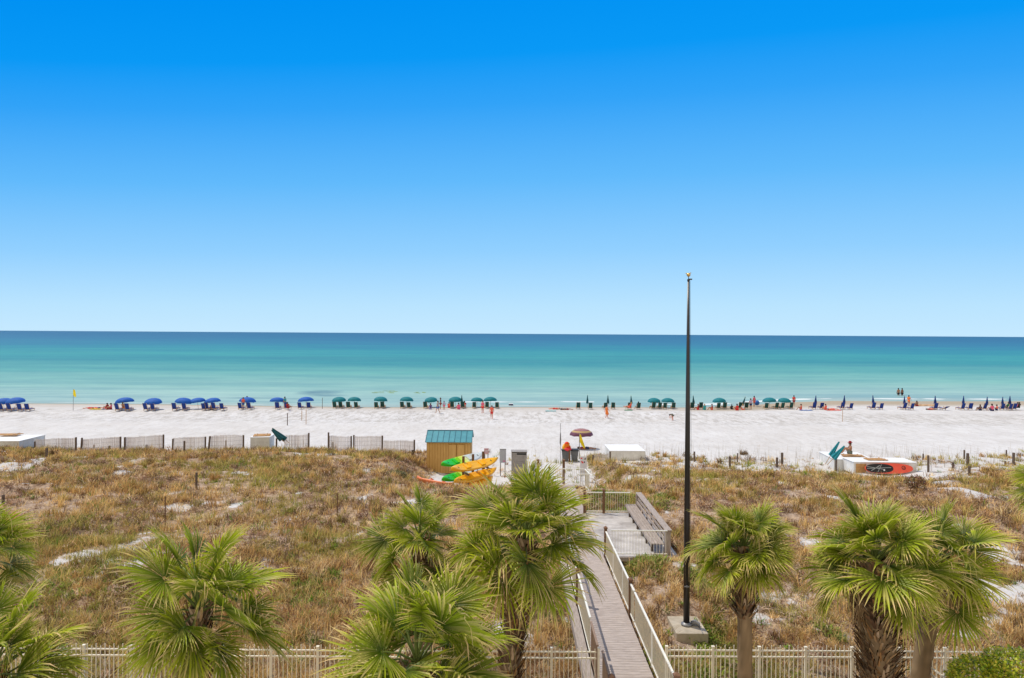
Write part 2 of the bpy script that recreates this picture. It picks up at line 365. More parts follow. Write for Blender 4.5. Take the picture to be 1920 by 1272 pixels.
# ------------------------------------------------------------------ terrain
PATCH = []      # bare sand patches in the dunes: world centre, radii
for px, py, rx, ry in [(70, 906, 60, 5), (135, 915, 30, 4), (25, 878, 60, 14), (75, 864, 70, 11), (150, 858, 30, 4), (690, 886, 26, 9), (735, 892, 30, 8), (790, 905, 30, 7), (870, 900, 60, 16), (640, 845, 50, 6),
                       (325, 925, 16, 4), (400, 942, 30, 5), (345, 955, 22, 5), (325, 987, 22, 6), (440, 948, 14, 12), (520, 977, 35, 8), (560, 968, 20, 6), (560, 925, 12, 4), (610, 938, 10, 5), (670, 1002, 14, 6), (680, 940, 25, 14), (270, 1000, 20, 6), (515, 1070, 20, 6),
                       (1230, 882, 70, 10), (1330, 872, 60, 8), (1420, 880, 60, 8), (1200, 895, 40, 6), (1470, 905, 22, 5), (1555, 930, 28, 9), (1500, 920, 20, 5), (1600, 890, 60, 6), (1690, 893, 80, 15), (1745, 905, 70, 15), (1795, 917, 60, 13), (1840, 927, 44, 10), (1880, 880, 60, 8), (1770, 880, 50, 8), (1900, 935, 20, 8),
                       (1870, 1040, 60, 26), (1880, 1110, 60, 30), (1860, 1170, 60, 26), (1820, 1190, 60, 18), (1790, 1120, 30, 20), (1590, 1195, 24, 8), (1290, 905, 60, 6), (1540, 1030, 20, 9), (1400, 1150, 20, 6), (1250, 960, 12, 4)]:
    g = G(px, py); PATCH.append((g.x, g.y, .8 * rx * g.y / F, max(.35, .78 * ry * g.y * g.y / (F * (CAMZ - g.z)))))
def VEG(x, y):
    x = np.asarray(x, float); y = np.asarray(y, float)
    E = 61 - 1.5 * ss(-4, 6, x) + 2.5 * (fbm(x, y * 0 + 3, 6, 77) - .5)
    v = ss(10, 12, y) * (1 - ss(E - 1.2, E + 1.6, y + 2.0 * (vn(x, y, 1.1, 41) - .5)))
    v = v * (1 - .75 * ss(6, 9, x) * ss(47, 54, y))
    nn = fbm(x, y, 4.5, 50, 4) + .25 * (vn(x, y, .9, 60) - .5)
    v = v * ss(.16, .36, nn)
    for (a, b_, rx, ry) in PATCH:
        d = ((x - a) / rx) ** 2 + ((y - b_) / ry) ** 2 + 1.0 * (vn(x, y, .7, 61) - .5)
        v = v * (1 - .88 * (1 - ss(.25, 1.15, d + .8 * (vn(x, y, .35, 62) - .5))))
    v = v * (1 - np.exp(-(((x - 29) / 4.6) ** 4 + ((y - 53) / 5.0) ** 4)))
    # shed, racks and boxes stand on bare sand
    v = v * (1 - .93 * ss(-7, -5.6, x) * (1 - ss(5.8, 7.0, x)) * ss(44, 47, y + 2 * (vn(x, y, 1.5, 43) - .5)))
    return v
def axis(segs):
    a = []
    for s, e, st in segs: a += list(np.arange(s, e, st))
    return np.array(a + [segs[-1][1]])
xa = axis([(-6000, -400, 800), (-400, -120, 40), (-120, -50, 3), (-50, 50, .3), (50, 120, 3), (120, 400, 40), (400, 6000, 800)])
ya = axis([(-600, 0, 100), (0, 9, 3), (9, 67, .3), (67, 127, .6), (127, 200, 12)])
XX, YY = np.meshgrid(xa, ya); ZZ = H(XX, YY); nx, ny = len(xa), len(ya)
vv = np.stack([XX.ravel(), YY.ravel(), ZZ.ravel()], 1)
ii = np.arange(nx * ny).reshape(ny, nx); q = np.stack([ii[:-1, :-1], ii[:-1, 1:], ii[1:, 1:], ii[1:, :-1]], -1).reshape(-1, 4)
vg = VEG(XX, YY).ravel()
S_ = shore(XX); wetv = (ss(-13, -5, YY - S_) * (1 - .6 * (1 - ss(22, 34, XX)) * (1 - ss(-2.5, -.5, YY - S_)))).ravel()
trod = (ss(80, 86, YY) * (1 - ss(95, 98, YY)) * .9 + .35).ravel()
ground = np_mesh('beach_sand', vv, [q], M['sand'], cols=np.stack([vg, wetv, np.clip(trod, 0, 1)], 1), smooth=True)
tag(ground, 'white sand beach rising into dunes with brown grass litter', 'sand', kind='structure')
seam = MB(); seam.bm.faces.new([seam.bm.verts.new(p) for p in ((-60000, 98, 0), (60000, 98, 0), (60000, 90000, 0), (-60000, 90000, 0))])
tag(seam.build('sea', M['sea']), 'turquoise sea turning deep blue towards the horizon', 'sea', kind='structure')
# foam lines
def foam(name, x0, x1, off, wd, seed, label):
    nn_ = int((x1 - x0) / .4); xs = np.linspace(x0, x1, nn_)
    c = shore(xs) + off + 1.5 * (fbm(xs, xs * 0, 9, seed) - .5); ww = wd * np.clip(vn(xs, xs * 0, 2.5, seed + 5) * 1.9 - .45, .02, 1)
    v = np.concatenate([np.stack([xs, c - ww / 2, xs * 0 + .012], 1), np.stack([xs, c + ww / 2, xs * 0 + .012], 1)])
    i = np.arange(nn_ - 1); f_ = np.stack([i, i + 1, i + 1 + nn_, i + nn_], 1)
    tag(np_mesh(name, v, [f_], M['foam']), label, 'foam', kind='stuff')
foam('surf_foam', -8, 14, 8, 1.2, 1, 'thin white foam line on the shallows in mid beach')
foam('surf_foam', 24, 110, 4.0, 1.8, 2, 'long white foam line off the wet sand flat at right')
foam('surf_foam', -90, 30, 1.2, .35, 3, 'faint foam edge where water meets sand at left')
wm = MB()
for k in range(26):
    a = random.uniform(702, 746); p = P(a, 735 + random.uniform(-1.6, 1.6), 133); wm.box((p.x, 133 + random.uniform(-2.5, 2.5), .014), (random.uniform(.3, 1.1), random.uniform(.2, .5), .012), random.uniform(-.4, .4))
for k in range(10):
    a = random.uniform(778, 796); p = P(a, 735, 132); wm.box((p.x, 132 + random.uniform(-1.5, 1.5), .014), (random.uniform(.3, .8), random.uniform(.2, .4), .012))
tag(wm.build('floating_seaweed', M['weed']), 'yellow green seaweed patches floating in the shallows', 'seaweed', kind='stuff')

# ------------------------------------------------------------------ dune grass
rg = np.random.default_rng(5)
def pal(a, n_): a = np.array(a); return a[rg.integers(0, len(a), n_)]
def blades(bx, by, bz, L, wd, lean, azi, col, curve=.35):
    nb = len(bx); d = np.stack([np.cos(azi), np.sin(azi)], 1); s = np.stack([-d[:, 1], d[:, 0]], 1)
    V = np.zeros((nb, 5, 3))
    for k, (tt_, wf) in enumerate(((0, 1), (.5, .75))):
        hh = L * tt_ * np.cos(lean); out = L * tt_ * np.sin(lean)
        for sgn, j in ((-1, 0), (1, 1)):
            V[:, k * 2 + j, 0] = bx + d[:, 0] * out + s[:, 0] * sgn * wd * wf / 2; V[:, k * 2 + j, 1] = by + d[:, 1] * out + s[:, 1] * sgn * wd * wf / 2; V[:, k * 2 + j, 2] = bz + hh
    l2 = np.minimum(lean + curve, 1.75)
    V[:, 4, 0] = bx + d[:, 0] * (L * .5 * np.sin(lean) + L * .5 * np.sin(l2)); V[:, 4, 1] = by + d[:, 1] * (L * .5 * np.sin(lean) + L * .5 * np.sin(l2)); V[:, 4, 2] = bz + L * .5 * np.cos(lean) + L * .5 * np.cos(l2)
    base = (np.arange(nb) * 5)[:, None]
    return V.reshape(-1, 3), base + np.array([[0, 1, 3, 2]]), base + np.array([[2, 3, 4]]), np.repeat(col, 5, 0)
def tufts(n_t, ymin, ymax, bl, Lr, seedoff=0, dens_pow=1.0):
    y = np.sqrt(rg.uniform(ymin ** 2, ymax ** 2, n_t)); x = rg.uniform(-.80, .80, n_t) * y
    v = VEG(x, y); keep = rg.uniform(0, 1, n_t) < v ** dens_pow
    blocked = ((np.abs(x - 3.0) < .95) & (y < 41)) | ((x > 2) & (x < 6.8) & (y > 27) & (y < 34.6)) | ((np.abs(x - 5.6) < .75) & (y > 20.1) & (y < 22.6)) | (y < 13) 
    x, y = x[keep & ~blocked], y[keep & ~blocked]; nt_ = len(x)
    hgt = fbm(x, y, 3.0, 90 + seedoff)                    # big and small clumps
    gr = fbm(x, y, 6, 120); gr = gr + .10 * ss(46, 54, y) + .05 * rg.normal(0, 1, nt_)
    k = rg.integers(0, 6, nt_)
    dry = np.array([(.80, .53, .22), (.66, .40, .16), (.92, .69, .38), (.34, .18, .08), (.62, .43, .16), (.20, .11, .06)])[k]
    grn = np.array([(.50, .43, .10), (.38, .36, .07), (.58, .47, .15), (.28, .28, .06), (.60, .46, .16), (.40, .27, .09)])[k]
    c = np.where((gr > .565)[:, None], grn, dry)
    c = np.where((rg.uniform(0, 1, nt_) < .035)[:, None], np.array([[.15, .30, .03]]), c)
    rep = lambda a: np.repeat(a, bl, 0)
    X = rep(x) + rg.normal(0, .10, nt_ * bl); Y = rep(y) + rg.normal(0, .10, nt_ * bl); Z = rep(H(x, y)) - .03
    L = rep(rg.uniform(*Lr, nt_) * (.15 + 1.75 * hgt)) * rg.uniform(.6, 1.15, nt_ * bl)
    wd = .010 + .00045 * Y
    return blades(X, Y, Z, L, wd, rg.uniform(.1, 1.25, nt_ * bl), rg.uniform(0, 6.283, nt_ * bl), rep(c) * rg.uniform(.6, 1.25, (nt_ * bl, 1)), .5)
parts = [tufts(15000, 13, 30, 18, (.25, .50)), tufts(17000, 30, 63, 13, (.30, .60), 5)]
def mats(n_t):
    y = np.sqrt(rg.uniform(14 ** 2, 60 ** 2, n_t)); x = rg.uniform(-.8, .8, n_t) * y
    k = (rg.uniform(0, 1, n_t) < VEG(x, y)) & (fbm(x, y, 2.6, 140) > .50) & ~((np.abs(x - 3.0) < 1.05) & (y < 41)) & ~((x > 2) & (x < 6.9) & (y > 26.9) & (y < 34.7)) & ~((np.abs(x - 5.6) < .75) & (y > 20.1) & (y < 22.6))
    x, y = x[k], y[k]; n = len(x); B_ = 22; rep = lambda a: np.repeat(a, B_, 0)
    c = np.array([(.24, .12, .075), (.15, .08, .05), (.42, .26, .17), (.58, .42, .30), (.22, .15, .07)])[rg.integers(0, 5, n)]
    X = rep(x) + rg.normal(0, .17, n * B_); Y = rep(y) + rg.normal(0, .17, n * B_); Z = H(X, Y) + rg.uniform(0, .22, n * B_)
    return blades(X, Y, Z, rg.uniform(.12, .34, n * B_), .012 + .0006 * Y, rg.uniform(.7, 1.8, n * B_), rg.uniform(0, 6.283, n * B_), rep(c) * rg.uniform(.5, 1.5, (n * B_, 1)), .4)
parts.append(mats(11000))
def clumps(n_t):
    y = np.sqrt(rg.uniform(18.5 ** 2, 62 ** 2, n_t)); x = rg.uniform(-.8, .8, n_t) * y
    k = (rg.uniform(0, 1, n_t) < .15 + VEG(x, y)) & (fbm(x, y, 5, 150) > .42) & ~((np.abs(x - 3.0) < 1.3) & (y < 41)) & ~((x > 1.6) & (x < 7.2) & (y > 26.3) & (y < 35)) & ~((np.abs(x - 5.6) < 1.0) & (y > 19.4) & (y < 22.9)) & ~((x > -6) & (x < 6) & (y > 42)) & ~((np.abs(x - 29) < 5.4) & (y > 47))
    x, y = x[k], y[k]; n = len(x); B_ = 42; rep = lambda a: np.repeat(a, B_, 0)
    c = np.array([(.56, .44, .14), (.78, .54, .22), (.34, .28, .07), (.52, .31, .12), (.68, .45, .18), (.22, .14, .07)])[rg.integers(0, 6, n)]
    sp = rep(rg.uniform(.08, .26, n)); X = rep(x) + rg.normal(0, 1, n * B_) * sp; Y = rep(y) + rg.normal(0, 1, n * B_) * sp; Z = rep(H(x, y)) - .04
    return blades(X, Y, Z, rep(rg.uniform(.35, .80, n)) * rg.uniform(.5, 1.1, n * B_), .011 + .0005 * Y, rg.uniform(.05, .8, n * B_), rg.uniform(0, 6.283, n * B_), rep(c) * rg.uniform(.5, 1.4, (n * B_, 1)), .5)
parts.append(clumps(3400))
def join(parts):
    o = 0; Vs, Q4, T3, Cs = [], [], [], []
    for v, q4, t3, c in parts: Vs.append(v); Q4.append(q4 + o); T3.append(t3 + o); Cs.append(c); o += len(v)
    return np.concatenate(Vs), [np.concatenate(Q4), np.concatenate(T3)], np.clip(np.concatenate(Cs), 0, 1)
v_, f_, c_ = join(parts)
tag(np_mesh('dune_grass', v_, f_, M['grass'], cols=c_), 'dry brown and olive dune grass covering the sand', 'grass', kind='stuff')
# sea oats: tall pale stalks along the seaward edge
n_ = 1500; y = rg.uniform(55, 63.5, n_); x = rg.uniform(-.78, .78, n_) * y; k = (np.abs(x + 2.2) > 3.4) & (rg.uniform(0, 1, n_) < .35 + .65 * (x > 5)); x, y = x[k], y[k]; n_ = len(x)
v_, a_, b_, c_ = blades(x, y, H(x, y), rg.uniform(.5, 1.25, n_), np.full(n_, .018), rg.uniform(0, .15, n_), rg.uniform(0, 6.28, n_), np.tile([(.40, .32, .22)], (n_, 1)) * rg.uniform(.7, 1.3, (n_, 1)), .25)
tag(np_mesh('sea_oats', v_, [a_, b_], M['grass'], cols=c_), 'tall thin pale sea oat stalks at the dune edge', 'sea oats', kind='stuff')
# low green creepers
cx, cy, cs_ = [], [], []
for px, py, r_, nn_ in [(150, 975, 14, 60), (110, 990, 10, 30), (700, 905, 0, 0), (740, 893, 12, 50), (703, 912, 12, 50), (545, 960, 8, 20), (1225, 945, 20, 120), (1240, 935, 15, 90), (1220, 1052, 24, 150), (1190, 1060, 18, 110), (1300, 1085, 16, 60), (1370, 1130, 18, 60), (1335, 1110, 14, 40), (1130, 940, 35, 260), (1165, 945, 30, 240), (1095, 1090, 20, 130), (1080, 1110, 16, 90), (1345, 1175, 20, 60), (1320, 1200, 25, 80), (1560, 1192, 14, 40), (380, 1105, 30, 60), (140, 1090, 50, 60), (600, 1100, 40, 80), (560, 1120, 40, 70), (1340, 1235, 60, 90), (1420, 1245, 60, 70), (1040, 1150, 40, 60), (1210, 1240, 20, 60), (640, 1010, 40, 30)]:
    if not nn_: continue
    g = G(px, py); s_ = r_ * g.y / F; d_ = s_ * 2.2
    nn_ = int(nn_ * .55)
    cx.append(g.x + rg.normal(0, s_ * .6, nn_)); cy.append(g.y + rg.normal(0, d_ * .5, nn_))
x = np.concatenate(cx); y = np.concatenate(cy); k = ~(((np.abs(x - 3.0) < .95) & (y < 41)) | ((x > 2) & (x < 6.7) & (y > 27) & (y < 34.5))); x, y = np.repeat(x[k], 14), np.repeat(y[k], 14); n_ = len(x)
x = x + rg.normal(0, .09, n_); y = y + rg.normal(0, .09, n_)
v_, a_, b_, c_ = blades(x, y, H(x, y), rg.uniform(.12, .34, n_), rg.uniform(.04, .07, n_), rg.uniform(.2, 1.3, n_), rg.uniform(0, 6.28, n_), pal([(.20, .33, .04), (.30, .38, .06), (.15, .22, .04), (.38, .38, .10), (.30, .24, .10)], n_), .6)
tag(np_mesh('green_creepers', v_, [a_, b_], M['grass'], cols=c_), 'bright green broad leaved creeper patches among the dry grass', 'ground cover', kind='stuff')

# ------------------------------------------------------------------ boardwalk, platform, railings, bench
DZ = 2.6
bw = thing('boardwalk', 'grey brown plank boardwalk running from the fence to the beach', 'boardwalk', (3.0, 10, 0), kind='structure')
def rel(o, par):
    o.parent = par; o.location = o.location - par.location; return o
mb = MB(); y = 10.0; k = 0
while y < 40.2:
    mb.box((3.0 + random.uniform(-.006, .006), y + .067, DZ - .02), (1.46, .131, .04)); y += .143
rel(mb.build('deck_boards', M['wood']), bw)
mb = MB()
for X in (2.30, 3.0, 3.70): mb.b3(X - .03, X + .03, 10, 40.2, DZ - .30, DZ - .045)
rel(mb.build('joists', M['greypost']), bw)
mb = MB(); mb.b3(1.97, 2.19, 10, 27, DZ - .10, DZ - .05); mb.b3(1.93, 1.97, 10, 27, DZ - .32, DZ - .045)
rel(mb.build('edge_board', M['benchwood']), bw)
mb = MB()
for Y in range(11, 41, 3):
    for X in (2.27, 3.73): mb.b3(X - .07, X + .07, Y - .07, Y + .07, .2, DZ - .302)
rel(mb.build('pilings', M['greypost']), bw)
pf = thing('viewing_platform', 'weathered grey concrete platform beside the boardwalk', 'platform', (5.1, 30.7, 0), kind='structure')
mb = MB(); mb.b3(3.76, 6.75, 27.35, 34.1, DZ - .14, DZ - .012); rel(mb.build('floor', M['deckfloor']), pf)
mb = MB()
for X in (4.0, 5.2, 6.5):
    for Y in (27.6, 30.7, 33.9): mb.b3(X - .07, X + .07, Y - .07, Y + .07, 1.2, DZ - .142)
rel(mb.build('pilings', M['greypost']), pf)
mb = MB(); mb.b3(3.76, 6.75, 27.29, 27.345, DZ - .17, DZ - .02); rel(mb.build('fascia', M['benchwood']), pf)
# beach stairs
st = thing('beach_stairs', 'timber stairs from boardwalk end down to the beach sand', 'stairs', (3.0, 40.2, 0), kind='structure')
mb = MB()
for k in range(9): mb.b3(2.3, 3.7, 40.25 + k * .30, 40.53 + k * .30, DZ - .22 - k * .18, DZ - .17 - k * .18)
rel(mb.build('treads', M['wood']), st)
mb = MB()
for X in (2.27, 3.73): mb.bar((X, 40.2, DZ - .12), (X, 42.9, DZ - 1.75), .05, .22)
rel(mb.build('stringers', M['greypost']), st)

def post(mbp, mbc, X, Y, z0, z1, s=.11):
    mbp.b3(X - s / 2, X + s / 2, Y - s / 2, Y + s / 2, z0, z1)
    mbc.b3(X - s / 2 - .02, X + s / 2 + .02, Y - s / 2 - .02, Y + s / 2 + .02, z1 + .001, z1 + .045)
    c = Vector((X, Y, z1 + .11)); q_ = [mbc.bm.verts.new((X + a * (s / 2 + .012), Y + b * (s / 2 + .012), z1 + .046)) for a, b in ((-1, -1), (1, -1), (1, 1), (-1, 1))]; ap = mbc.bm.verts.new(c)
    mbc.bm.faces.new(q_[::-1])
    for i in range(4): mbc.bm.faces.new((q_[i], q_[(i + 1) % 4], ap))
def railing(label, pts, posts=None, z=DZ, hh=1.02, mt='rail', pmat='railpick', postsize=.11, name='railing', group='metal railings of the boardwalk'):
    """pts: list of (x,y) corners; each span a panel with top rail, bottom rail and pickets"""
    t = thing(name, label, 'railing', (pts[0][0], pts[0][1], z), group=group)
    o0 = Vector((pts[0][0], pts[0][1], z))
    for (a, b) in zip(pts, pts[1:]):
        A = Vector((*a, z)) - o0; B = Vector((*b, z)) - o0; L = (B - A).length; d = (B - A).normalized()
        mb = MB(); mb.bar(A + d * .06 + Vector((0, 0, hh)), B - d * .06 + Vector((0, 0, hh)), .055, .04); mb.build('top_rail', M[mt], t)
        mb = MB(); mb.bar(A + d * .06 + Vector((0, 0, .09)), B - d * .06 + Vector((0, 0, .09)), .04, .035); mb.build('bottom_rail', M[mt], t)
        mb = MB(); k = int(L / .115)
        for i in range(1, k):
            p = A + d * (L * i / k); mb.box((p.x, p.y, (hh + .09) / 2), (.015, .015, hh - .09 - .04), math.atan2(d.y, d.x))
        mb.build('pickets', M[pmat], t)
        for i in range(1, int(L / 1.9)):
            p = A + d * (L * i / int(L / 1.9)); mb = MB(); mb.box((p.x, p.y, hh / 2 - .012), (.05, .05, hh - .03), math.atan2(d.y, d.x)); mb.build('stanchion', M[mt], t)
    for (X, Y) in (posts or []):
        mb, mc = MB(), MB(); post(mb, mc, X - o0.x, Y - o0.y, -.35, hh + .10, postsize)
        p_ = mb.build('post', M['post'], t); c_ = mc.build('post_cap', M['cap'], p_)
    return t
railing('cream metal railing on the right side of the boardwalk', [(3.80, 15.6), (3.80, 20.9), (3.80, 27.3)], [(3.80, 15.55), (3.80, 21.6), (3.80, 27.35)])
railing('cream metal railing on the left side of the boardwalk, ending at the gate', [(2.22, 18.9), (2.22, 22.5), (2.22, 27.0), (2.22, 33), (2.22, 39.6)], [(2.22, 22.5), (2.22, 27.0), (2.22, 33), (2.22, 39.6)])
railing('brown metal gate rail beside the near left end of the boardwalk', [(2.22, 17.25), (2.22, 18.8)], None, mt='gate', pmat='gate', hh=1.0)
railing('short brown railing end with a dark post at the bottom of the boardwalk', [(2.30, 15.5), (2.30, 17.05)], [(2.30, 15.45)], mt='gate', pmat='gate')
railing('cream railing across the near edge of the viewing platform', [(3.95, 27.42), (6.35, 27.42)], pmat='rail')
railing('cream railing across the far edge of the viewing platform', [(3.72, 34.0), (4.62, 34.0), (6.0, 34.0)], [(3.66, 34.0), (4.62, 34.0)])
railing('small cream railing around the far boardwalk landing', [(3.80, 38.4), (4.42, 38.4), (4.30, 39.9), (2.35, 39.9)], [])
for k, (px, lab) in enumerate(((1009, 'left brown capped stair post at the beach end of the boardwalk'), (1057, 'right brown capped stair post in front of the grey bins'))):
    p = P(px, 861, 44); z0 = h(p.x, 44) - .2; t = thing('stair_post', lab, 'post', (p.x, 44, z0), group='stair posts at the beach end')
    mb, mc = MB(), MB(); post(mb, mc, 0, 0, 0, p.z - z0 - .1, .15); mb.build('post', M['post'], t); mc.build('post_cap', M['cap'], t)
# bench
bt = thing('long_bench', 'long grey brown timber bench with high slatted back on the platform', 'bench', (6.0, 30.7, DZ))
def B3(n_, m_, boxes, par, o0=Vector((6.0, 30.7, DZ))):
    mb = MB()
    for (x0, x1, y0, y1, z0, z1) in boxes: mb.b3(x0 - o0.x, x1 - o0.x, y0 - o0.y, y1 - o0.y, z0 - o0.z, z1 - o0.z, .006)
    return mb.build(n_, M[m_], par)
B3('seat', 'benchwood', [(5.72 + k * .125, 5.835 + k * .125, 27.6, 34.0, DZ + .41, DZ + .45) for k in range(4)] + [(5.69, 5.715, 27.6, 34.0, DZ + .32, DZ + .455)], bt)
B3('backrest', 'benchwood', [(6.24 + dx, 6.28 + dx, 27.7, 34.0, DZ + a, DZ + b) for a, b, dx in ((.50, .64, 0.0), (.68, .80, .05), (.84, .97, .10))], bt)
B3('top_board', 'benchwood', [(6.22, 6.50, 27.5, 34.1, DZ + .985, DZ + 1.025)], bt)
for Y in (27.62, 33.95): B3('end_panel', 'benchwood', [(6.22, 6.46, Y - .07, Y + .07, DZ - .3 if Y < 30 else DZ, DZ + .98)], bt)
for k in range(6):
    Y = 28.1 + k * 1.05; B3('leg', 'greypost', [(5.76, 5.86, Y - .05, Y + .05, DZ - .01, DZ + .40)], bt); B3('back_post', 'greypost', [(6.41, 6.47, Y - .05, Y + .05, DZ - .01, DZ + .98)], bt)

# ------------------------------------------------------------------ metal picket fence
def picket_fence(label, x0, x1, Y, ztop, gapposts=1.22, slope=None):
    t = thing('picket_fence', label, 'fence', (x0, Y, 0), group='cream metal picket fences')
    L = x1 - x0; npn = max(1, round(L / gapposts)); ht = 1.5
    for i in range(npn + 1):
        X = L * i / npn; mb = MB(); zb = h(x0 + X, Y) - .15
        mb.b3(X - .03, X + .03, -.03, .03, zb, ztop - .10); mb.b3(X - .038, X + .038, -.038, .038, ztop - .099, ztop - .07); mb.build('post', M['fence'], t)
    for i in range(npn):
        a, b = L * i / npn + .03, L * (i + 1) / npn - .03; mb = MB()
        for z in (ztop - .20, ztop - .36, ztop - 1.28): mb.b3(a, b, -.016, .016, z, z + .034)
        k = 10
        for j in range(k):
            X = a + (b - a) * (j + .5) / k; tall = j % 2 == 0; mb.box((X, 0, ztop - .70 - (0 if tall else .03)), (.018, .018, 1.32 if tall else 1.26))
        mb.build('picket_panel', M['fence'], t)
    return t
zt = P(1000, 1209, 17.6).z
picket_fence('cream metal picket fence left of the boardwalk, behind the palms', -13.4, P(1122, 1220, 17.6).x, 17.6, zt)
picket_fence('cream metal picket fence right of the boardwalk, in front of the flagpole', P(1250, 1220, 17.6).x, 13.6, 17.6, P(1400, 1207, 17.6).z)
t = thing('stair_handrail', 'short cream handrail with pickets sloping down beside the hedge', 'handrail', P(1722, 1236, 17.2))
A = Vector((0, 0, 0)); B = P(1800, 1290, 16.0) - P(1722, 1236, 17.2)
mb = MB(); mb.bar(A, B, .035, .035); mb.bar(A - Vector((0, 0, .16)), B - Vector((0, 0, .16)), .03, .03); mb.build('rail', M['fence'], t)
mb = MB()
for i in range(10): p = A.lerp(B, (i + .5) / 10); mb.box((p.x, p.y, p.z - .35), (.018, .018, 1.1))
mb.build('pickets', M['fence'], t)

# ------------------------------------------------------------------ flagpole
fb = P(1287, 1172, 21.6); top = P(1294, 527, 21.6)
t = thing('flagpole', 'tall tapered dark bronze flagpole with gold finial on a concrete block', 'flagpole', (fb.x, 21.6, fb.z))
hp = top.z - fb.z; dxp = 0
mb = MB(); mb.tube([(0, 0, .0), (0, 0, hp * .3), (0, 0, hp * .6), (0, 0, hp)], [.098, .094, .075, .036], 20); mb.build('pole', M['pole'], t, True)
mb = MB(); mb.tube([(0, 0, .0), (0, 0, .05), (0, 0, .06), (0, 0, .09)], [.17, .17, .12, .11], 20); mb.build('base_collar', M['steel'], t, True)
mb = MB(); mb.tube([(.15, -.02, .06), (.28, -.02, .10), (.36, -.08, .06), (.37, -.14, .0)], [.07, .08, .06, .03], 10); mb.tube([(.37, -.14, .0), (.36, -.40, .012), (.36, -.62, -.02)], .015, 6); mb.build('conduit_elbow', M['steel'], t, True)
mb = MB(); mb.tube([(0, 0, hp), (0, 0, hp + .05)], [.045, .045], 12); mb.box((.06, 0, hp + .05), (.10, .05, .04)); mb.tube([(0, 0, hp + .05), (0, 0, hp + .14)], .012, 8); mb.build('pulley_truck', M['pole'], t)
mb = MB(); mb.ball((0, 0, hp + .19), .062); mb.bar((-.0, 0, hp + .19), (-.09, 0, hp + .24), .05, .02); mb.bar((0, 0, hp + .19), (.07, 0, hp + .26), .05, .02); mb.build('finial', M['gold'], t, True)
mb = MB(); mb.bar((-.10, -.11, 1.25), (.06, -.11, 1.25), .03, .03); mb.b3(-.03, .0, -.11, -.08, 1.21, 1.29); mb.build('cleat', M['steel'], t)
mb = MB(); mb.tube([(.10, -.03, 1.2), (.105, -.03, hp * .55), (.05, -.02, hp)], .004, 5); mb.build('halyard', M['dark'], t)
slab = MB(); slab.box((.035, .05, -.26), (.98, 1.3, .50), 0.0, bevel=.012); slab.build('concrete_base', M['concrete'], t)

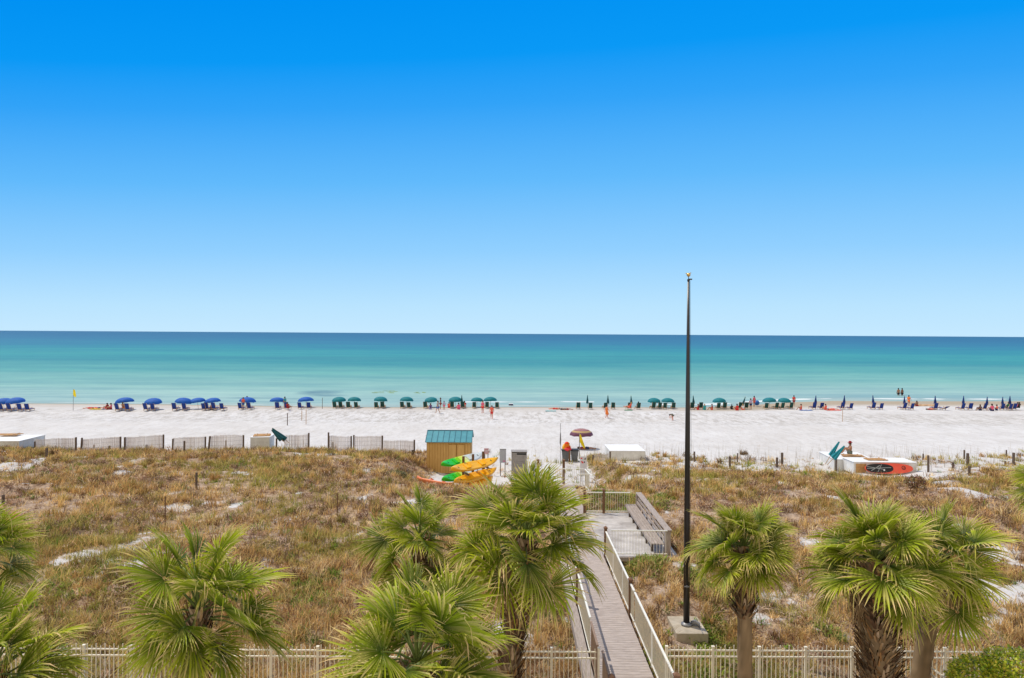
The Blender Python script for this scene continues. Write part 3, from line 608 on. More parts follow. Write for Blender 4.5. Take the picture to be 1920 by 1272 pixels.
# ------------------------------------------------------------------ palms
def frond_np(rs, origin, az, el, plen, L, nseg, dead, spread=2.15):
    d = np.array([math.cos(az) * math.cos(el), math.sin(az) * math.cos(el), math.sin(el)])
    hp_ = origin + d * plen + np.array([0, 0, -.10 * plen * plen * math.cos(el)])
    drop = rs.uniform(.0, .5) * (.3 + .7 * math.cos(el)); e2 = el - drop
    fx = np.array([math.cos(az) * math.cos(e2), math.sin(az) * math.cos(e2), math.sin(e2)]); sy = np.array([-math.sin(az), math.cos(az), 0.])
    tw = rs.uniform(-1.0, 1.0); nz = np.cross(fx, sy); sy2 = sy * math.cos(tw) + nz * math.sin(tw); nz2 = np.cross(fx, sy2)
    a = np.linspace(-spread, spread, nseg) + rs.normal(0, .02, nseg)
    ln = L * (.66 + .34 * np.cos(a * .62)) * rs.uniform(.9, 1.06, nseg)
    S = np.array([.05, .32, .60, .82, 1.0]); Wf = np.array([.05, .29, .42, .22, .035]); da = 2 * spread / nseg
    dirs = fx[None] * np.cos(a)[:, None] + sy2[None] * np.sin(a)[:, None]; per = -fx[None] * np.sin(a)[:, None] + sy2[None] * np.cos(a)[:, None]
    V = np.zeros((nseg, 5, 3, 3)); C = np.zeros((nseg, 5, 3, 3))
    droop = rs.uniform(.0, .12, nseg) * rs.uniform(.4, 1.6) + (.5 if dead else 0); cup = rs.uniform(.12, .30)
    brk = rs.uniform(0, 1, nseg) < .26
    g0 = np.array([.022, .075, .003]); g1 = np.array([.42, .50, .022]); tan = np.array([.88, .64, .32]); brown = np.array([.26, .15, .07])
    tone = rs.uniform(.75, 1.3); yel = rs.uniform(0, .5)
    for k, s in enumerate(S):
        c = hp_ + dirs * (ln * s)[:, None] + nz2[None] * (-(cup) * np.abs(np.sin(a)) * ln * s * -1)[:, None] - nz2[None] * (.22 * np.clip(np.cos(a), 0, 1) * (s * s) * ln)[:, None]
        q_ = np.clip((s - .5) / .5, 0, 1) ** 2.2; dr = droop * np.where(brk, 4.5, 1.0)
        c = c - dirs * (q_ * dr * ln * .35)[:, None]; c[:, 2] -= q_ * dr * ln
        wv = ln * da * .54 * Wf[k]
        V[:, k, 0] = c - per * wv[:, None]; V[:, k, 2] = c + per * wv[:, None]; V[:, k, 1] = c - nz2[None] * (wv * .9)[:, None]
        base = g0 + (g1 - g0) * min(1, s * 1.15); base = base * tone * (1 + yel * np.array([.6, .25, 0]) * s)
        cc = np.tile(base, (nseg, 1)) * rs.uniform(.6, 1.3, (nseg, 1))
        tipn = np.clip((s - rs.uniform(.62, 1.0, nseg)) / .12, 0, 1)[:, None]; cc = cc * (1 - tipn) + tan * tipn
        edge = (rs.uniform(0, 1, nseg) < .22)[:, None] * min(1, s * 1.3); cc = cc * (1 - edge) + np.array([.62, .55, .16]) * edge
        if dead: cc = np.tile(brown, (nseg, 1)) * rs.uniform(.7, 1.7, (nseg, 1)) * .6 + tan * .4 * s
        C[:, k] = cc[:, None, :]
    idx = np.arange(nseg * 15).reshape(nseg, 5, 3)
    q1 = np.stack([idx[:, :-1, 0], idx[:, :-1, 1], idx[:, 1:, 1], idx[:, 1:, 0]], -1).reshape(-1, 4); q2 = np.stack([idx[:, :-1, 1], idx[:, :-1, 2], idx[:, 1:, 2], idx[:, 1:, 1]], -1).reshape(-1, 4)
    V = V.reshape(-1, 3); C = C.reshape(-1, 3); Q = np.concatenate([q1, q2])
    # petiole
    pv = []; pc = []
    for tt_, rr in ((0, .035), (.5, .020), (1, .013)):
        c = origin + (hp_ - origin) * tt_ + np.array([0, 0, .06 * math.sin(math.pi * tt_)])
        for ang in (0, 2.09, 4.19): pv.append(c + (sy * math.cos(ang) + np.cross(d, sy) * math.sin(ang)) * rr); pc.append(np.array([.20, .25, .06]) if not dead else brown)
    o = len(V); pq = [[o + i * 3 + j, o + i * 3 + (j + 1) % 3, o + (i + 1) * 3 + (j + 1) % 3, o + (i + 1) * 3 + j] for i in range(2) for j in range(3)]
    return np.concatenate([V, np.array(pv)]), np.concatenate([Q, np.array(pq)]), np.concatenate([C, np.array(pc)])
def palm(label, px, py, Y, Rr, tx=None, seed=0, nf=34, tr=.16, boots=.6, bootlen=1e9, lean=0., dead=3, elmin=-38, nseg=44):
    rs = np.random.RandomState(seed + 3); top = P(px, py, Y); bx = (tx if tx is not None else top.x); by = Y + lean
    gz = h(bx, by) - .1; t = thing('palm_tree', label, 'palm tree', (bx, by, gz), group='cabbage palms around the dune fence')
    topl = np.array([top.x - bx, Y - by, top.z - gz]); Ht = topl[2]
    V, Q, C = [], [], []; o = 0
    for i in range(nf + dead):
        isd = i >= nf; u = (i + .5) / nf
        el = R(84 - (84 - elmin) * u ** .85) if not isd else R(rs.uniform(-75, -50))
        az = i * 2.39996 + rs.uniform(-.25, .25) + seed; pl = Rr * (rs.uniform(.28, .66) if not isd else .3); L = Rr * rs.uniform(.46, .68) * (.72 if u < .12 else 1) * (.7 if isd else 1)
        v, q_, c = frond_np(rs, topl + np.array([0, 0, -.25 * u]), az + rs.uniform(-.25, .25), el + rs.uniform(-.28, .22), pl, L, nseg, isd)
        V.append(v); Q.append(q_ + o); C.append(c); o += len(v)
    np_mesh('crown', np.concatenate(V), [np.concatenate(Q)], M['frond'], t, np.clip(np.concatenate(C), 0, 1))
    # trunk
    n1 = 26; n2 = 18; V = []; C = []; zs = np.linspace(0, 1, n1)
    def ctr(u): return np.array([topl[0] * u ** 1.3, topl[1] * u ** 1.3, Ht * u])
    for i, u in enumerate(zs):
        c = ctr(u); r_ = tr * (1.12 - .14 * u + .25 * math.exp(-u * 14)) * (1 + .025 * math.sin(i * 2.4)); 
        if u > .97: r_ *= .8
        for k in range(n2):
            a = 2 * math.pi * k / n2; rr = r_ * (1 + .04 * rs.uniform(-1, 1)); V.append(c + np.array([math.cos(a) * rr, math.sin(a) * rr, 0])); sh = rs.uniform(.8, 1.2) * (1 if i % 2 else .85); C.append(np.array([.29, .20, .115]) * sh)
    ix = np.arange(n1 * n2).reshape(n1, n2); Q = np.stack([ix[:-1], np.roll(ix, -1, 1)[:-1], np.roll(ix, -1, 1)[1:], ix[1:]], -1).reshape(-1, 4)
    np_mesh('trunk', np.array(V), [Q], M['boot'], t, np.array(C), True)
    # boots: old leaf bases
    bl = min(bootlen, Ht - .2); nb = int(bl * 52 * (tr / .16)); V, Q, C = [], [], []; o = 0
    for i in range(nb):
        u = 1 - (i / nb) * bl / Ht * 1.0; u = max(.02, u - .01); c = ctr(u); a = i * 2.39996 + rs.uniform(-.15, .15)
        e = np.array([math.cos(a), math.sin(a), 0]); s = np.array([-math.sin(a), math.cos(a), 0]); up = np.array([0, 0, 1.])
        ht = rs.uniform(.16, .30); w0 = rs.uniform(.055, .085); out = tr * boots * rs.uniform(.6, 1.15)
        col_ = [np.array(k) for k in ((.48, .31, .16), (.26, .15, .08), (.15, .085, .05), (.58, .43, .28), (.40, .22, .09))][rs.randint(5)] * rs.uniform(.8, 1.15)
        for sg in (-1, 1):      # split leaf base: two prongs
            b0 = c + e * tr * .9 - up * ht * .3; tip = c + e * (tr + out) + up * ht * .75 + s * sg * w0 * rs.uniform(.8, 1.5)
            pts = [b0 + s * sg * w0 * 1.1, b0 + s * sg * .003 + e * .02, tip + s * .014 + e * .01, tip - s * .014, b0 + s * sg * w0 * .6 + e * .035, tip - e * .02]
            V += pts; C += [col_ * .8, col_ * .8, col_, col_, col_, col_ * 1.2]
            Q += [[o, o + 1, o + 2, o + 3], [o, o + 4, o + 5, o + 3], [o + 4, o + 1, o + 2, o + 5]]; o += 6
    np_mesh('leaf_boots', np.array(V), [np.array(Q)], M['boot'], t, np.clip(np.array(C), 0, 1))
    return t
palm('palm cut by the left picture edge, upper of the two there', -50, 1030, 15.5, 1.38, seed=1, nf=25)
palm('big palm in the bottom left corner, its trunk out of view', -15, 1262, 12.0, 1.75, seed=2, nf=28)
palm('full round palm in front of the fence at left, trunk at the bottom edge', 372, 1138, 13.2, 1.74, seed=21, nf=27, tr=.17)
palm('smaller palm behind, to the left of the palm beside the boardwalk', 788, 1012, 19.5, 1.80, tx=P(802, 1060, 19.5).x, seed=4, nf=22, tr=.20, boots=.5, bootlen=1.6)
palm('palm with a shaggy brown trunk overlapping the boardwalk rail', 985, 1008, 16.6, 2.06, tx=P(948, 1130, 16.6).x, seed=5, nf=30, tr=.21, boots=.8, elmin=-22)
palm('large foreground palm at bottom centre, only its crown in view', 782, 1236, 11.2, 1.90, seed=6, nf=30, tr=.18)
palm('palm with smooth lower trunk standing right of the flagpole', 1395, 1022, 16.6, 1.34, tx=P(1398, 1240, 16.6).x, seed=7, nf=42, tr=.165, boots=1.25, bootlen=1.7, dead=3, elmin=-20)
palm('palm with a thick trunk covered in leaf boots, left of the pair at right', 1640, 1045, 15.6, 1.66, tx=P(1655, 1240, 15.6).x, elmin=-22, seed=8, nf=34, tr=.33, boots=.62)
palm('leaning palm with a bare trunk, behind and right of the booted palm', 1762, 1045, 17.0, 1.62, tx=P(1716, 1240, 17.0).x, seed=9, nf=28, tr=.20, boots=.4, bootlen=.4, elmin=-48)
palm('palm showing only frond tips at the right picture edge', 1985, 905, 19.0, 1.25, seed=10, nf=28)
# hedge at bottom right
def leafy(name, label, cat, cen, rad_, n_, lf, cols, stem=None, seed=0):
    rs = np.random.RandomState(seed); t = thing(name, label, cat, cen)
    d = rs.normal(0, 1, (n_, 3)); d /= np.linalg.norm(d, axis=1)[:, None]; r_ = rs.uniform(.35, 1, n_) ** .35
    p = d * r_[:, None] * np.array(rad_) * (1 + .22 * (vn(d[:, 0] * 3 + d[:, 2] * 2, d[:, 1] * 3, 1, seed)[:, None] - .5)); p = p[p[:, 2] > -rad_[2] * .5]; n_ = len(p)
    az = rs.uniform(0, 6.28, n_); tl = rs.uniform(-.6, .9, n_); u = np.stack([np.cos(az) * np.cos(tl), np.sin(az) * np.cos(tl), np.sin(tl)], 1); s = np.stack([-np.sin(az), np.cos(az), rs.uniform(-.4, .4, n_)], 1)
    L = rs.uniform(.6, 1.2, n_)[:, None] * lf
    V = np.stack([p, p + u * L * .5 + s * L * .28, p + u * L, p + u * L * .5 - s * L * .28], 1).reshape(-1, 3); Q = np.arange(n_ * 4).reshape(-1, 4)
    c = np.array(cols)[rs.randint(0, len(cols), n_)] * rs.uniform(.7, 1.25, (n_, 1))
    np_mesh('foliage', V, [Q], M['leaf'], t, np.clip(np.repeat(c, 4, 0), 0, 1))
    mb = MB()
    for k in range(9):
        a = k * .7; mb.tube([(math.cos(a) * .1, math.sin(a) * .1, -cen[2] + h(cen[0], cen[1])), (math.cos(a) * rad_[0] * .35, math.sin(a) * rad_[1] * .35, -.1), (math.cos(a) * rad_[0] * .7, math.sin(a) * rad_[1] * .7, rad_[2] * .4)], [.03, .02, .008], 6)
    mb.build('stems', M['greypost'], t)
G4 = [(.58, .68, .04), (.70, .76, .07), (.36, .52, .04), (.80, .78, .12), (.20, .34, .04), (.74, .60, .09)]
p = P(1845, 1276, 15.4); leafy('shrub', 'rounded bright green shrub in the bottom right corner, left part', 'shrub', (p.x, p.y, p.z), (.75, .8, .45), 5200, .085, G4, seed=3)
p = P(1915, 1268, 15.2); leafy('shrub', 'rounded bright green shrub cut by the bottom right picture corner', 'shrub', (p.x, p.y, p.z), (.8, .8, .52), 5200, .085, G4, seed=4)
g = G(1716, 915); leafy('dune_bush', 'dark reddish brown bush on the dune near the sandy trail', 'bush', (g.x, g.y, g.z + .35), (.6, .45, .42), 900, .13, [(.30, .10, .06), (.36, .17, .09), (.18, .11, .05), (.26, .22, .08)], seed=5)
g = G(742, 897); leafy('dune_bush', 'low dark green bush in bare sand left of the orange kayak', 'bush', (g.x, g.y, g.z + .2), (.75, .5, .32), 1400, .10, [(.10, .16, .04), (.18, .15, .07), (.08, .10, .04)], seed=6)

# ------------------------------------------------------------------ shed
Ys = 54.0; a = P(800, 885, Ys); b = P(882, 885, Ys); zg = a.z - .1; Wd = b.x - a.x; zE = P(840, 828, Ys).z - zg; dep_ = 2.5
t = thing('beach_shed', 'ochre timber shed with a teal standing seam metal roof', 'shed', (a.x, Ys, zg))
zR = P(840, 808, Ys + dep_ * .52).z - zg
mb = MB()
mb.b3(0, Wd, 0, dep_, 0, zE - .02)
mb.build('walls', M['ochre'], t)
mb = MB()
for x_ in (0, Wd - .03):
    mb.loft([[(x_, 0, zE - .019), (x_, dep_, zE - .019), (x_, dep_ * .52, zR - .06)], [(x_ + .03, 0, zE - .019), (x_ + .03, dep_, zE - .019), (x_ + .03, dep_ * .52, zR - .06)]])
mb.build('gable', M['ochre'], t)
mb = MB()
for k in range(17): mb.b3(k * Wd / 16 - .012, k * Wd / 16 + .012, -.014, -.001, .05, zE - .14)
mb.build('battens', M['ochredark'], t)
mb = MB(); mb.b3(-.03, Wd + .03, -.05, -.015, zE - .13, zE - .03); mb.build('fascia', M['ochre'], t)
for x0 in (1.72, 2.38):
    mb = MB(); mb.b3(x0, x0 + .62, -.045, -.016, .15, zE - .22, .01); d_ = mb.build('door', M['ochre'], t)
    mb = MB()
    for e in (x0, x0 + .60): mb.b3(e, e + .02, -.055, -.046, .15, zE - .22)
    mb.b3(x0, x0 + .62, -.055, -.047, zE - .25, zE - .22); mb.build('door_trim', M['ochredark'], d_)
    mb = MB(); mb.b3(x0 + .5, x0 + .54, -.09, -.046, 1.0, 1.15); mb.build('handle', M['dark'], d_)
mb = MB(); ov = .12
for (y0, z0, y1, z1) in ((-.18, zE - .06, dep_ * .52, zR), (dep_ + .15, zE - .06, dep_ * .52, zR)):
    mb.loft([[(-ov, y0, z0), (-ov, y1, z1), (-ov, y1, z1 + .035), (-ov, y0, z0 + .035)], [(Wd + ov, y0, z0), (Wd + ov, y1, z1), (Wd + ov, y1, z1 + .035), (Wd + ov, y0, z0 + .035)]])
rf = mb.build('roof', M['roof'], t)
mb = MB()
for k in range(9):
    X = -ov + .02 + k * (Wd + 2 * ov - .04) / 8
    for (y0, z0, y1, z1) in ((-.18, zE - .06, dep_ * .52, zR), (dep_ + .15, zE - .06, dep_ * .52, zR)): mb.bar((X, y0, z0 + .05), (X, y1, z1 + .05), .035, .03)
mb.bar((-ov, dep_ * .52, zR + .045), (Wd + ov, dep_ * .52, zR + .045), .12, .03)
mb.build('roof_seams', M['roofseam'], rf)

# ------------------------------------------------------------------ kayaks and rack
def kayak_mesh(L=3.9, W=.80, D=.36, flip=False):
    n_ = 28; rings = []; m_ = 14
    for i in range(n_ + 1):
        u = i / n_ * 2 - 1; s = max(.03, (1 - abs(u) ** 2.6)) ** .62; x = u * L / 2; rock = .14 * abs(u) ** 3
        r_ = []
        for k in range(m_):
            a = 2 * math.pi * k / m_; yy_ = math.cos(a) * W / 2 * s; zz = math.sin(a)
            zz = (zz * D * .32 if zz > 0 else zz * D * .68 * (.6 + .4 * s)) + rock
            if math.sin(a) > .6: zz -= .09 * s * (1 if abs(u) < .75 else .2)      # cockpit hollow
            r_.append((x, yy_, zz))
        rings.append(r_)
    return rings
def kayak(label, pl, pr, Y0, Y1, mkey, zoff=0, L=None, roll=.5):
    A = P(*pl, Y0); B = P(*pr, Y1); d = B - A; L = L or d.length; c = (A + B) / 2
    t = thing('kayak', label, 'kayak', c + Vector((0, 0, zoff)), group='kayaks at the rack by the shed')
    x = d.normalized(); z = Vector((0, 0, 1)); y_ = z.cross(x).normalized(); z = x.cross(y_)
    m = Matrix((x, y_, z)).transposed().to_4x4() @ Matrix.Rotation(roll, 4, 'X'); t.rotation_euler = m.to_euler()
    mb = MB(); mb.loft(kayak_mesh(L)); mb.build('hull', M[mkey], t, True)
    for x0 in (-L * .17, L * .15):
        mb = MB(); mb.loft([[(x0 - .21, y_, z_) for y_, z_ in ((-.2, .03), (.2, .03), (.2, .08), (-.2, .08))], [(x0 + .19, y_, z_) for y_, z_ in ((-.2, .03), (.2, .03), (.2, .09), (-.2, .09))], [(x0 + .26, y_, z_) for y_, z_ in ((-.2, .03), (.2, .03), (.2, .22), (-.2, .22))]]); mb.build('seat', M[mkey], t)
    mb = MB()
    for x0 in (-L * .36, L * .36): mb.tube([(x0, 0, .075), (x0, 0, .105)], .085, 12)
    mb.build('hatch', M['dark'], t); return t
kayak('yellow orange kayak on the front of the rack, upper one', (845, 882), (931, 863), 43.6, 47.6, 'kyellow')
kayak('yellow orange kayak on the front of the rack, lower one', (851, 905), (928, 882), 43.6, 47.6, 'kyellow')
kayak('bright green and white kayak on the back of the rack, upper one', (827, 873), (905, 853), 45.3, 49.4, 'kgreen')
kayak('bright green kayak on the back of the rack, lower one', (828, 901), (905, 881), 45.3, 49.4, 'kgreen')
A = G(781, 905); B = G(860, 916)
kayak('faded orange kayak lying on the sand left of the rack', (781, 903), (850, 916), A.y, A.y - 1.4, 'korange', zoff=.18, roll=-.5)
kayak('orange kayak on the lowest arms of the rack behind the palm', (862, 917), (925, 897), 43.6, 47.2, 'kyellow', L=3.6)
t = thing('kayak_rack', 'timber post rack with arms holding the kayaks', 'rack', (P(869, 858, 45.2).x, 45.2, h(-3.2, 45.2) - .2))
o0 = Vector(t.location)
for (px, py, Y) in ((869, 856, 45.3), (906, 847, 47.6), (887, 852, 46.4)):
    p = P(px, py, Y); mb = MB(); mb.b3(p.x - o0.x - .08, p.x - o0.x + .08, Y - o0.y - .08, Y - o0.y + .08, 0, p.z - o0.z); mb.build('post', M['post'], t)
    if px == 887: continue
    for za in (2.30, 1.72, 1.2):
        mb = MB(); q_ = Vector((p.x, Y, za)) - o0; mb.bar(q_ + Vector((.42, -.95, 0)), q_ + Vector((-.42, .95, 0)), .09, .09); mb.build('arm', M['greypost'], t)

# ------------------------------------------------------------------ boxes, bins, signs near the beach access
def place_box(name, label, cat, fl, Y, wpx, depth, zt_, rz=0, extra=None):
    pass
def white_box(label, x, y, wd, dp, ht, rz, boards=None, panel=None, z=None):
    z0 = h(x, y) - .05 if z is None else z
    t = thing('storage_box', label, 'storage box', (x, y, z0), rz, group='white beach storage boxes')
    mb = MB(); mb.b3(0, wd, 0, dp, 0, ht, .01); mb.build('body', M['whitebox'], t)
    mb = MB(); mb.b3(-.05, wd + .05, -.05, dp + .05, ht + .001, ht + .05, .01); mb.build('lid', M['white'], t)
    mb = MB()
    for k in range(int(wd / .6) + 1): mb.b3(k * wd / int(wd / .6 + .01) - .02, k * wd / int(wd / .6 + .01) + .02, -.016, -.001, .05, ht - .02)
    mb.build('battens', M['whitebox'], t)
    if panel:
        mb = MB(); mb.b3(panel[0], panel[1], -.03, -.017, .12, ht - .1); mb.build('door_panel', M['plywood'], t)
    return t
def boards(label, loc, rz, L, n_=5, tilt=.0):
    t = thing('board_stack', label, 'boards', loc, rz, group='orange timber boards on the boxes'); t.rotation_euler = (0, tilt, rz)
    for k in range(n_):
        mb = MB(); mb.b3(0, L - .1 * (k % 2), k * .22, k * .22 + .18, .002, .05); mb.build('board', M['plywood'], t)
    for x_ in (.2, L - .4):
        mb = MB(); mb.b3(x_, x_ + .08, 0, n_ * .22, .051, .09); mb.build('batten', M['pinewood'], t)
p = P(1144, 848, 58.0); white_box('white storage box with a clean lid, right of the beach access', p.x, 58.0, 2.95, 3.3, p.z - h(p.x + 1, 58) + .05, 0)
# left-most box (rotated)
pc = P(36, 827, 59.0); pr_ = P(84, 816, 62.6); ang = math.atan2(pr_.y - pc.y, pr_.x - pc.x); z0 = h(pc.x, 59) - .3
t = white_box('white box at the left picture edge with orange boards on top', pc.x, pc.y, (pr_ - pc).length, 3.2, pc.z - z0 - .05, ang, z=z0)
boards('orange boards on the box at the left picture edge', P(-32, 817.5, 61) + Vector((0, 0, .0)), .12, 2.8, 5)
p = P(470, 820, 60.5); z0 = h(p.x, 60.5) - .3; white_box('white box behind the crest with an orange lid, beside the leaning teal umbrella', p.x, 60.5, 1.6, 2.0, p.z - z0 - .05, .12, z=z0)
boards('orange boards on the small box behind the dune crest', (p.x + .1, 60.75, p.z + .02), .25, 1.45, 6)
# right hand box cluster with paddleboard
pA = P(1597, 865, 55.5); zA = h(pA.x, 55.5) - .1
white_box('large white box on which the man sits, with a brown door panel', pA.x - .9, 56.6, 3.2, 3.6, P(1597, 861, 56.6).z - zA - .05, -.10, panel=None, z=zA)
pB = P(1601, 866, 54.6); zB = h(pB.x, 54.6) - .1
white_box('long low white box behind the red paddleboard', pB.x, 54.6, 4.9, 2.0, pB.z - zB - .05, -.03, panel=(.15, .95), z=zB)
boards('orange boards on the large white box, beside the sitting man', P(1582, 857, 57.2) + Vector((0, 0, .03)), -.2, 1.7, 5)
boards('orange boards on the long low box above the paddleboard', P(1628, 864, 55.1) + Vector((0, 0, .03)), -.03, 1.6, 4)
# paddleboard
c = P(1666, 879, 54.2); t = thing('paddleboard', 'red paddleboard with a black deck pad leaning against the long white box', 'paddleboard', c); t.rotation_euler = (R(68), 0, R(-1))
def outline(L, W, n_=40, pw=2.3):
    pts = []
    for i in range(n_):
        a = 2 * math.pi * i / n_; ca, sa = math.cos(a), math.sin(a); pts.append((L / 2 * math.copysign(abs(ca) ** (.9), ca), W / 2 * math.copysign(abs(sa) ** .8, sa)))
    return pts
mb = MB(); mb.prism(outline(3.75, .82), 0, .10); bo = mb.build('board', M['boardred'], t)
mb = MB(); mb.prism([(x_ - .75, y_) for x_, y_ in outline(2.15, .72)], .102, .112); dp_ = mb.build('deck_pad', M['boardblack'], t)
mb = MB()
mb.bar((-1.75, -.02, .118), (.15, .06, .118), .035, .008); mb.bar((-1.45, -.20, .118), (-.70, .22, .118), .04, .008); mb.bar((-1.75, .14, .118), (-.5, -.08, .118), .03, .008); mb.bar((-.95, -.30, .118), (-.55, .30, .118), .03, .008)
mb.build('deck_marks', M['boardgrey'], t)
mb = MB(); mb.tube([(1.15, .05, .102), (1.15, .05, .110)], .16, 20); e_ = mb.build('emblem', M['boardblack'], t)
mb = MB(); mb.tube([(1.15, .05, .111), (1.15, .05, .115)], .11, 20); mb.build('emblem_ring', M['boardred'], e_)
mb = MB(); mb.bar((1.06, -.02, .120), (1.24, .12, .120), .03, .006); mb.bar((1.15, .05, .120), (1.22, -.03, .120), .03, .006); mb.build('emblem_mark', M['boardblack'], e_)
mb = MB(); mb.tube([(-.42, -.14, .113), (-.42, -.14, .12)], .07, 16); mb.build('handle_plate', M['white'], t)
# bins
def bin_(label, px, Y=58.):
    p = P(px, 863, Y); t = thing('trash_bin', label, 'bin', (p.x, Y, h(p.x, Y) - .02), group='grey bins at the beach access'); hh = P(px, 845, Y).z - t.location.z
    mb = MB(); mb.loft([[(sx_ * a_, sy_ * a_, z) for sx_, sy_ in ((-1, -1), (1, -1), (1, 1), (-1, 1))] for z, a_ in ((.06, .23), (hh * .85, .30), (hh, .31))]); mb.build('body', M['bin'], t)
    mb = MB(); mb.loft([[(sx_ * a_, sy_ * a_ * 1.05, z) for sx_, sy_ in ((-1, -1), (1, -1), (1, 1), (-1, 1))] for z, a_ in ((hh + .001, .34), (hh + .07, .34), (hh + .13, .24))]); mb.build('lid', M['dark'], t)
    for s in (-1, 1): mb = MB(); mb.tube([(s * .2 - .03, .24, .09), (s * .2 + .03, .24, .09)], .09, 10); mb.build('wheel', M['dark'], t)
bin_('grey bin with black lid, left one by the tall thin pole', 1060); bin_('grey bin with black lid, right one beside the white sign', 1077)
p = P(1068, 848, 57.5); mb = MB(); mb.b3(-.07, .07, -.07, .07, 0, 1.1); tag(mb.build('short_post', M['post'], loc=(p.x, 57.5, h(p.x, 57.5) - .1)), 'short brown timber post standing between the two grey bins', 'post')
def lump(name, label, cat, cols_, c, r_, seed=0):
    rs = random.Random(seed); t = thing(name, label, cat, c)
    for k, (cm, off, sc_) in enumerate(cols_):
        mb = MB(); mb.ball(off, r_, sc_, 14, 9)
        for v in mb.bm.verts: v.co += Vector((rs.uniform(-1, 1), rs.uniform(-1, 1), rs.uniform(-1, 1))) * r_ * .10
        mb.build('vest', cm, t, True)
mo = mat('orange_vest', (.85, .22, .01), .7); mr_ = mat('coral_vest', (.85, .06, .08), .7); my = mat('amber_vest', (.85, .42, .02), .7); mred = mat('scarlet_vest', (.8, .05, .01), .7)
p = P(1062, 843, 58.3)
lump('life_vest_pile', 'pile of orange, amber and coral life vests on the grey bins', 'life vests', [(my, (-.02, 0, .22), (1.05, .8, .95)), (mo, (.0, -.1, .42), (.7, .7, .85)), (mred, (-.02, -.22, .62), (.35, .4, .35)), (mr_, (.08, -.2, .12), (.85, .7, .48)), (mred, (.12, -.28, .32), (.6, .35, .2))], (p.x, 58.0, p.z - .02), .36, 2)
# sign board white with red marks
def panel_sign(name, label, px, py0, py1, wpx, Y, mk, post_px=True, marks=None, pm='greypost'):
    A = P(px, py0, Y); Bz = P(px, py1, Y).z; z0 = h(A.x, Y) - .1; W = wpx * Y / F
    t = thing(name, label, 'sign', (A.x, Y, z0))
    mb = MB(); mb.b3(-W / 2, W / 2, -.02, .02, Bz - z0, A.z - z0, .006); pn = mb.build('panel', mk, t)
    for s in (-1, 1): mb = MB(); mb.b3(s * W * .35 - .03, s * W * .35 + .03, .021, .08, 0, A.z - z0 - .05); mb.build('post', M[pm], t)
    for (u, v, a_, b2, cm) in (marks or []):
        mb = MB(); mb.box((u * W, -.024, (Bz + (A.z - Bz) * v) - z0), (a_ * W, .006, b2 * (A.z - Bz))); mb.build('marking', cm, pn)
    return t
rm = mat('sign_red', (.7, .04, .05), .6); dm_ = mat('sign_dark', (.05, .05, .06), .6); wg = mat('sign_white', (.60, .60, .64), .6, .05)
panel_sign('beach_rules_sign', 'white notice board with small red and dark marks by the grey bins', 1094, 856, 892, 12.5, 50, wg, marks=[(-.3, .90, .25, .06, rm), (-.25, .72, .2, .07, rm), (.22, .86, .2, .05, dm_), (-.1, .68, .2, .08, rm), (.15, .70, .15, .08, dm_), (.3, .88, .12, .05, dm_), (0, .2, .9, .01, dm_)])
panel_sign('small_sign', 'small faded pink sign on a post behind the kayaks', 912, 841, 851, 8.5, 53, mat('faded_pink', (.50, .28, .30), .7, .1), marks=[(0, .6, .6, .1, wg), (0, .35, .6, .08, wg)])
panel_sign('grey_notice_board', 'pale grey board with a pink spot behind the kayak rack', 943, 842, 868, 12, 53, mat('pale_grey_board', (.40, .42, .46), .7, .08), marks=[(.2, .12, .4, .12, mat('pink_spot', (.55, .25, .38), .7)), (0, .96, 1.0, .05, M['steel'])])
p = P(959, 848, 52.0); p2 = P(988, 848, 52.); z0 = h(p.x, 52) - .1
t = thing('wooden_bin_screen', 'grey timber bin enclosure with a dark slot near its top', 'bin enclosure', (p.x, 52, z0)); W = p2.x - p.x; hz = p.z - z0
mb = MB()
for k in range(11): mb.b3(0, W, -.02, .0, .06 + k * (hz - .1) / 11, .06 + (k + .9) * (hz - .1) / 11)
mb.build('front_slats', M['screen'], t)
mb = MB(); mb.b3(0, .06, .001, .9, 0, hz); mb.b3(W - .06, W, .001, .9, 0, hz); mb.b3(.061, W - .061, .84, .9, 0, hz); mb.build('sides', M['benchwood'], t)
mb = MB(); mb.b3(W * .35, W * .95, -.03, -.021, hz - .20, hz - .08); mb.build('slot', M['dark'], t)
mb = MB(); mb.b3(-.03, W + .03, -.05, .93, hz + .001, hz + .035); mb.build('top', M['screen'], t)

# ------------------------------------------------------------------ umbrellas, chairs
def canopy_rings(r_, h0, h1, nseg=8, sub=4, rows=6, thick=0):
    rings = []
    for i in range(rows + 1):
        u = i / rows; rr = r_ * math.sin(u * math.pi / 2 * .98 + .02); z = h0 + (h1 - h0) * math.cos(u * math.pi / 2) ** 1.1 - thick
        ring = []
        for k in range(nseg * sub):
            a = 2 * math.pi * k / (nseg * sub); m_ = abs(math.sin(a * nseg / 2)); q_ = 1 - .06 * m_ * u; ring.append((math.cos(a) * rr * q_, math.sin(a) * rr * q_, z - (.0 if u < .99 else 0) + .03 * m_ * u * r_))
        rings.append(ring)
    return rings
def canopy_mesh(name, r_, h0, h1, m_):
    mb = MB(); A = canopy_rings(r_, h0, h1); Bq = canopy_rings(r_ * .99, h0, h1, thick=.015)
    mb.loft(A, cap=False); mb.loft(Bq, cap=False)
    n_ = len(A[0]); vs_ = [[mb.bm.verts.new(p) for p in A[-1]], [mb.bm.verts.new((p[0], p[1], p[2] - .09)) for p in A[-1]]]
    for k in range(n_): mb.bm.faces.new((vs_[0][k], vs_[0][(k + 1) % n_], vs_[1][(k + 1) % n_], vs_[1][k]))
    return mb.build(name, m_, mesh_only=True, smooth=False)
